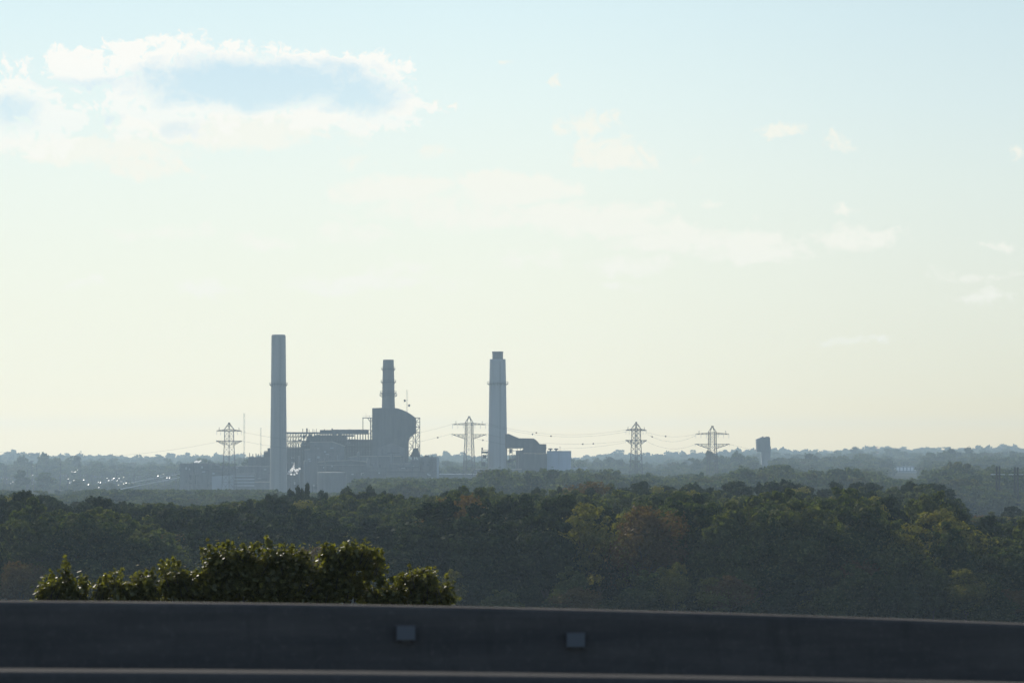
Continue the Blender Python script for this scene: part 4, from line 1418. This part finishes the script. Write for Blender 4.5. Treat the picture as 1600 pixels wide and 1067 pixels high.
# masses nobody could count: instanced woods
def scatter(name, pts, rots, scales, kinds, protos, label=None, cat=None):
    """one object: points carrying rotation, scale and kind; trees instanced on them"""
    pc = bpy.data.collections.new(name + '_kinds')
    for j, me_list in enumerate(protos):
        o = bpy.data.objects.new('%s_kind_%02d' % (name, j), me_list)
        pc.objects.link(o)
    me = bpy.data.meshes.new(name)
    n = len(pts)
    me.vertices.add(n)
    me.vertices.foreach_set('co', np.asarray(pts, np.float32).ravel())
    for nm, ty, dat in (('rot', 'FLOAT', rots), ('kind_no', 'INT', kinds)):
        at = me.attributes.new(nm, ty, 'POINT')
        at.data.foreach_set('value', np.asarray(dat, np.float32 if ty == 'FLOAT' else np.int32))
    at = me.attributes.new('scl', 'FLOAT_VECTOR', 'POINT')
    at.data.foreach_set('vector', np.asarray(scales, np.float32).ravel())
    o = bpy.data.objects.new(name, me)
    C.objects.link(o)
    ng = bpy.data.node_groups.new(name + '_spread', 'GeometryNodeTree')
    ng.interface.new_socket('Geometry', in_out='INPUT', socket_type='NodeSocketGeometry')
    ng.interface.new_socket('Geometry', in_out='OUTPUT', socket_type='NodeSocketGeometry')
    N = ng.nodes; L = ng.links
    gi = N.new('NodeGroupInput'); go = N.new('NodeGroupOutput')
    ci = N.new('GeometryNodeCollectionInfo')
    ci.inputs[0].default_value = pc
    ci.inputs['Separate Children'].default_value = True
    ci.inputs['Reset Children'].default_value = True
    ip = N.new('GeometryNodeInstanceOnPoints')
    ip.inputs['Pick Instance'].default_value = True

    def attr(nm, ty):
        a = N.new('GeometryNodeInputNamedAttribute')
        a.data_type = ty
        a.inputs['Name'].default_value = nm
        return next(s for s in a.outputs if s.enabled and s.name == 'Attribute')
    L.new(gi.outputs[0], ip.inputs['Points'])
    L.new(ci.outputs[0], ip.inputs['Instance'])
    L.new(attr('kind_no', 'INT'), ip.inputs['Instance Index'])
    cx = N.new('ShaderNodeCombineXYZ')
    L.new(attr('rot', 'FLOAT'), cx.inputs[2])
    L.new(cx.outputs[0], ip.inputs['Rotation'])
    L.new(attr('scl', 'FLOAT_VECTOR'), ip.inputs['Scale'])
    L.new(ip.outputs[0], go.inputs[0])
    md = o.modifiers.new('spread', 'NODES')
    md.node_group = ng
    tag(o, label, cat, kind='stuff')
    return o


rest = [i for i in range(len(T)) if i not in pickset and T[i][5] < 9]
scatter('forest', [T[i][:3] for i in rest], [T[i][6] for i in rest], [(T[i][4] / 12.5, T[i][4] / 12.5, T[i][3] / 25) for i in rest], [T[i][5] for i in rest],
        [pz[1] for pz in PROTO[:9]], 'unbroken depth of the near forest filling in behind its front trees', 'forest')

# undergrowth along the forest edge
ug = []
for i in range(1700):
    y = rng.uniform(705, 790); x = rng.uniform(-.2, .2) * y + rng.uniform(-10, 10)
    ug.append((x, y, float(ground(x, y)) - .4, rng.uniform(3.0, 8.0) * (1 if y > 718 else .45)))
um = [crown_mesh('bush', 5, 6, .0, 12, 130, .5, M['leaf_green'], 301, 'round', .5)[0], crown_mesh('bush', 5, 6, .0, 12, 130, .5, M['leaf_dark'], 302, 'round', .5)[0]]
scatter('undergrowth', [u[:3] for u in ug], rng.uniform(0, 6.28, len(ug)), [(u[3] / 5 * 1.1, u[3] / 5 * 1.1, u[3] / 5) for u in ug], rng.integers(0, 2, len(ug)), um, 'tangled bushes along the foot of the forest edge', 'undergrowth')

# far woods: coarser crowns
FP = []
for j, (lm, shp) in enumerate((('far_green', 'round'), ('far_dark', 'round'), ('far_green', 'round'), ('far_yellow', 'round'), ('far_dark', 'cone'))):
    FP.append(crown_mesh('far_crown', 20, 15, .05, 16, 130, 1.35, M[lm], 400 + j, shp, .3)[0])


def far_wood(name, y0, y1, sp0, hmin, hmax, allow, label, cat):
    pts = []; sc = []; kd = []
    y = y0
    while y < y1:
        sp = sp0 * (1 + (y - y0) / 9000)
        half = y * .185 + 60
        xs_ = np.arange(-half, half, sp)
        xs_ = xs_ + rng.uniform(-.45, .45, len(xs_)) * sp
        ysn = y + rng.uniform(-.45, .45, len(xs_)) * sp
        zg = ground(xs_, ysn)
        cl = vnoise(xs_ / 160, ysn / 260, 31)
        Hs = rng.uniform(hmin, hmax, len(xs_)) * (.45 + 1.0 * cl) * rng.triangular(.6, .95, 1.4, len(xs_))
        for x, yq, z, H in zip(xs_, ysn, zg, Hs):
            px = 800 + x / yq * F
            H2 = allow(px, yq, x, z, H)
            if H2 is None or H2 < 2.5: continue
            pts.append((x, yq, z - .5))
            wd = rng.uniform(.7, 1.45) * (H2 / 20) ** .5 * sp / 12.0
            wd = min(wd, H2 / 20 * 1.5, 1.7)
            sc.append((wd, wd, H2 / 20))
            q_ = rng.random()
            kd.append(3 if q_ < .05 else 4 if q_ < .09 else int(q_ * 100) % 3)
        y += sp * .85
    if pts:
        scatter(name, pts, rng.uniform(0, 6.28, len(pts)), sc, kd, FP, label, cat)
    print(name, len(pts))


def allow_mid(px, y, x, z, H):
    # keep the fields before the station open, woods close in on the east
    clump = float(vnoise(np.array(x / 90.), np.array(y / 160.), 41))
    if px < 930:
        if px < 170: lim = 771
        elif px < 281: lim = 768 - (px - 170) * .06
        elif px < 430: lim = 767
        elif px < 560: lim = 772
        elif px < 690: lim = 748 if clump > .5 else 757
        elif px < 760: lim = 750
        else: lim = 738 if clump > .55 else 749
        if px > 895 : lim = 733 if y > 2600 else 742
        lim += rng.uniform(-7, 10) + 16 * (float(vnoise(np.array(px / 34.), np.array(y / 420.), 5)) - .42)
        lim = max(lim, 764 if px < 430 else 768 if px < 560 else 747 if px < 760 else 733)
        if 3660 < y < 4060: return None
        Hm = CAMZ - z - (lim - HOR) * y / F
        return min(H, Hm)
    lim = (738 if px < 1200 else 730) + 24 * (float(vnoise(np.array(px / 55.), np.array(y / 380.), 6)) - .35)
    if 965 < px < 1150: lim = max(lim, 744)
    Hm = CAMZ - z - (lim + rng.uniform(-5, 10) - HOR) * y / F
    if 1380 < px < 1450:
        return min(H, CAMZ - z - (748 + 5 * rng.random() - HOR) * y / F)
    if px > 1535 and y < 2330: return min(H, CAMZ - z - (763 + 6 * rng.random() - HOR) * y / F)
    return min(H, max(Hm, 4.0))


far_wood('woodland', 2150, 4150, 17.0, 16, 26, allow_mid, 'hazy green woodland rolling between the near forest and the power station', 'woodland')


def allow_far(px, y, x, z, H):
    if 4150 < y < 5050 and -20 < px < 285:
        return H * .8 if vnoise(np.array(x / 60.), np.array(y / 100.), 8) > .8 and y > 4700 else rng.uniform(3, 7)
    if y < 5300 and 1387 < px < 1446: return min(H, CAMZ - z - (747 - HOR) * y / F)
    if y < 5000 and 1178 < px < 1208: return min(H, 11)
    return H


far_wood('distant_woods', 4150, 10500, 21.0, 14, 27, allow_far, 'blue distant woods covering the low ridges along the skyline', 'woods')

# ------------------------------------------------------------------ steam
def steam(label, blobs, Y):
    """ragged cloud of small droplet veils that let the sun through"""
    m = bpy.data.materials.get('steam') or bpy.data.materials.new('steam')
    m.use_nodes = True
    t = NT(m.node_tree)
    out = t.n('ShaderNodeOutputMaterial')
    a_ = t.n('ShaderNodeBsdfDiffuse'); a_.inputs[0].default_value = (.97, .97, .97, 1)
    c_ = t.n('ShaderNodeBsdfTranslucent'); c_.inputs[0].default_value = (.99, .99, .99, 1)
    x_ = t.n('ShaderNodeMixShader'); x_.inputs[0].default_value = .75
    t.l(a_.outputs[0], x_.inputs[1]); t.l(c_.outputs[0], x_.inputs[2])
    t.l(x_.outputs[0], out.inputs[0])
    rg = np.random.default_rng(3)
    V_ = []
    for px, py, r in blobs:
        rr = r * Y / F
        n = int(38 * rr * rr)
        c = np.array(P(px, py, Y))
        pts = c + unit(n, rg) * (rg.random((n, 1)) ** .6) * rr * np.array([1, .8, .9])
        nr = unit(n, rg) * .5 + np.array(sd)
        nr /= np.linalg.norm(nr, axis=1, keepdims=True)
        V_.append(quads(pts, nr, .5 * rg.uniform(.5, 1.5, n), rg))
    o = bpy.data.objects.new('steam_plume', quad_mesh('steam_plume', np.concatenate(V_), m))
    C.objects.link(o)
    tag(o, label, 'steam', kind='stuff')


steam('bright white steam puff drifting right from the foot of the tallest chimney', [(450, 740, 2.0), (452, 737, 2.6), (455, 735, 2.8), (458, 732, 2.6), (459, 729, 1.5), (459.5, 726, .9), (459.5, 723.5, .6), (462, 735, 2.4), (465, 734, 2.0), (468, 732, 1.7), (464, 739, 1.8), (460, 741, 1.6), (455, 741, 1.8)], 3733)
steam('small white steam wisp at the tip of the thin flue on the workshop block', [(304.5, 721.8, 1.4), (307, 721, 1.9), (310, 721.5, 2.0), (312.5, 720.5, 1.6), (314, 719.5, 1.1)], 3869)

# ------------------------------------------------------------------ roadside trees just beyond the parapet
YN = 82.0
def near_tree(label, lobes, seed, trunk_px):
    """lobes: (px, py, rx px, ry px) outline puffs of the crown"""
    rg = np.random.default_rng(seed)
    k = YN / F
    x0 = X(trunk_px, YN); z0 = float(ground(x0, YN))
    e = empty('roadside_tree', (x0, YN, z0), label, 'tree', 'young trees beyond the parapet')
    V_ = []
    bl = []; SH = []
    for (px, py, rx, ry) in lobes:
        py += 7
        c0 = np.array([X(px, YN), YN, Z(py, YN)])
        nb = max(9, int(rx * ry / 52))
        for _ in range(nb):
            d = unit(1, rg)[0] * rg.uniform(.25, .85)
            c = c0 + d * np.array([rx * k, max(rx, ry) * k * .8, ry * k])
            r = rg.uniform(.26, .55) * min(rx, ry) * k
            r = min(r, .55)
            bl.append((c, r))
    for c, r in bl:
        n = int(150 * (r / .3) ** 1.6) + 8
        d = unit(n, rg)
        rad = r * (1 + .55 * rg.normal(size=(n, 1)))
        pts = c + d * rad
        nrm = d * .5 + rg.normal(size=(n, 3)) * .5 + np.array([0, 0, .7])
        nrm /= np.linalg.norm(nrm, axis=1, keepdims=True)
        V_.append(quads(pts, nrm, .066 * rg.uniform(.5, 1.6, n), rg, 1.5))
    for (px, py, rx, ry) in lobes:       # ragged leading shoots
        for _ in range(int(3 + rx * .28)):
            a = rg.uniform(-.9, .9); 
            st = np.array([X(px + math.sin(a * 1.4) * rx * .8, YN), YN + rg.uniform(-.4, .4), Z(py - math.cos(a * 1.4) * ry * .75, YN)])
            dr = np.array([a * .6 + rg.normal() * .2, rg.normal() * .3, 1.0]); dr /= np.linalg.norm(dr)
            ln = rg.uniform(.1, .38)
            st[2] -= .12
            SH.append((Vector(st - dr * .35), Vector(st + dr * ln * .95)))
            m_ = int(rg.uniform(12, 26))
            tt_ = rg.random((m_, 1)) ** .8
            pts = st + dr * ln * tt_ + rg.normal(size=(m_, 3)) * .045 * (1.3 - tt_)
            nr = rg.normal(size=(m_, 3)) * .6 + np.array([0, 0, .6]); nr /= np.linalg.norm(nr, axis=1, keepdims=True)
            V_.append(quads(pts, nr, .06 * rg.uniform(.5, 1.5, m_), rg, 1.6))
    me = quad_mesh('crown', np.concatenate(V_), M['leaf_near'])
    o = bpy.data.objects.new('crown', me)
    C.objects.link(o)
    o.parent = e
    o.matrix_parent_inverse = Matrix.Translation(e.location).inverted()
    rn = random.Random(seed)
    b = MB()
    base = Vector((x0, YN, z0 - .3))
    fork = Vector((x0 + rn.uniform(-.2, .2), YN, z0 + 2.6))
    b.path([base, (base + fork) / 2 + Vector((.08, 0, 0)), fork], [.17, .14, .12], 8)
    for c, r in bl[::6]:
        end = Vector(c)
        mid = fork.lerp(end, .55) + Vector((rn.uniform(-.2, .2), rn.uniform(-.2, .2), .15))
        b.path([fork, mid, end], [.05, .025, .008], 5)
    for a_, c_ in SH:
        b.tube(a_, c_, .012, .004, 4)
    b.build('trunk', M['bark'], e)


near_tree('lowest of the roadside trees, with one thin upright spike, at the row\'s outer end', [(84, 926, 26, 26), (103, 900, 9, 26), (117, 928, 26, 28), (70, 936, 14, 18)], 1, 95)
near_tree('long low roadside tree between the spiked one and the tall one', [(150, 928, 24, 22), (190, 917, 32, 24), (230, 920, 32, 28), (275, 905, 28, 30), (300, 918, 26, 32)], 2, 215)
near_tree('tallest and widest roadside tree, leafy olive crown in the middle of the row', [(333, 880, 20, 34), (360, 885, 34, 34), (345, 915, 44, 34), (400, 895, 42, 38), (428, 868, 24, 26), (455, 890, 34, 36), (430, 915, 44, 34), (475, 920, 26, 30), (380, 860, 20, 12)], 3, 405)
near_tree('rounded roadside tree overhanging on its east side, next to the tallest', [(520, 880, 32, 30), (555, 868, 36, 22), (578, 880, 24, 20), (515, 912, 32, 34), (545, 905, 26, 26), (500, 930, 22, 22)], 4, 520)
near_tree('last roadside tree of the row, small double crown nearest the first reflector', [(612, 918, 20, 24), (590, 928, 28, 24), (655, 908, 28, 26), (660, 930, 38, 22), (692, 925, 22, 20), (625, 935, 24, 18)], 5, 650)

# ------------------------------------------------------------------ haze
hz = bpy.data.materials.new('haze')
hz.use_nodes = True
t = NT(hz.node_tree)
out = t.n('ShaderNodeOutputMaterial')
v = t.n('ShaderNodeVolumePrincipled')
v.inputs['Color'].default_value = (*HAZE_COLOUR, 1)
v.inputs['Density'].default_value = HAZE_DENSITY
v.inputs['Anisotropy'].default_value = 0.28
t.l(v.outputs[0], out.inputs['Volume'])
b = MB().box(-6900, 6900, -420, 14200, -14, HAZE_TOP)
o = b.build('haze', hz)
tag(o, 'thin blue-grey haze filling the air over the whole plain', 'haze', kind='stuff')
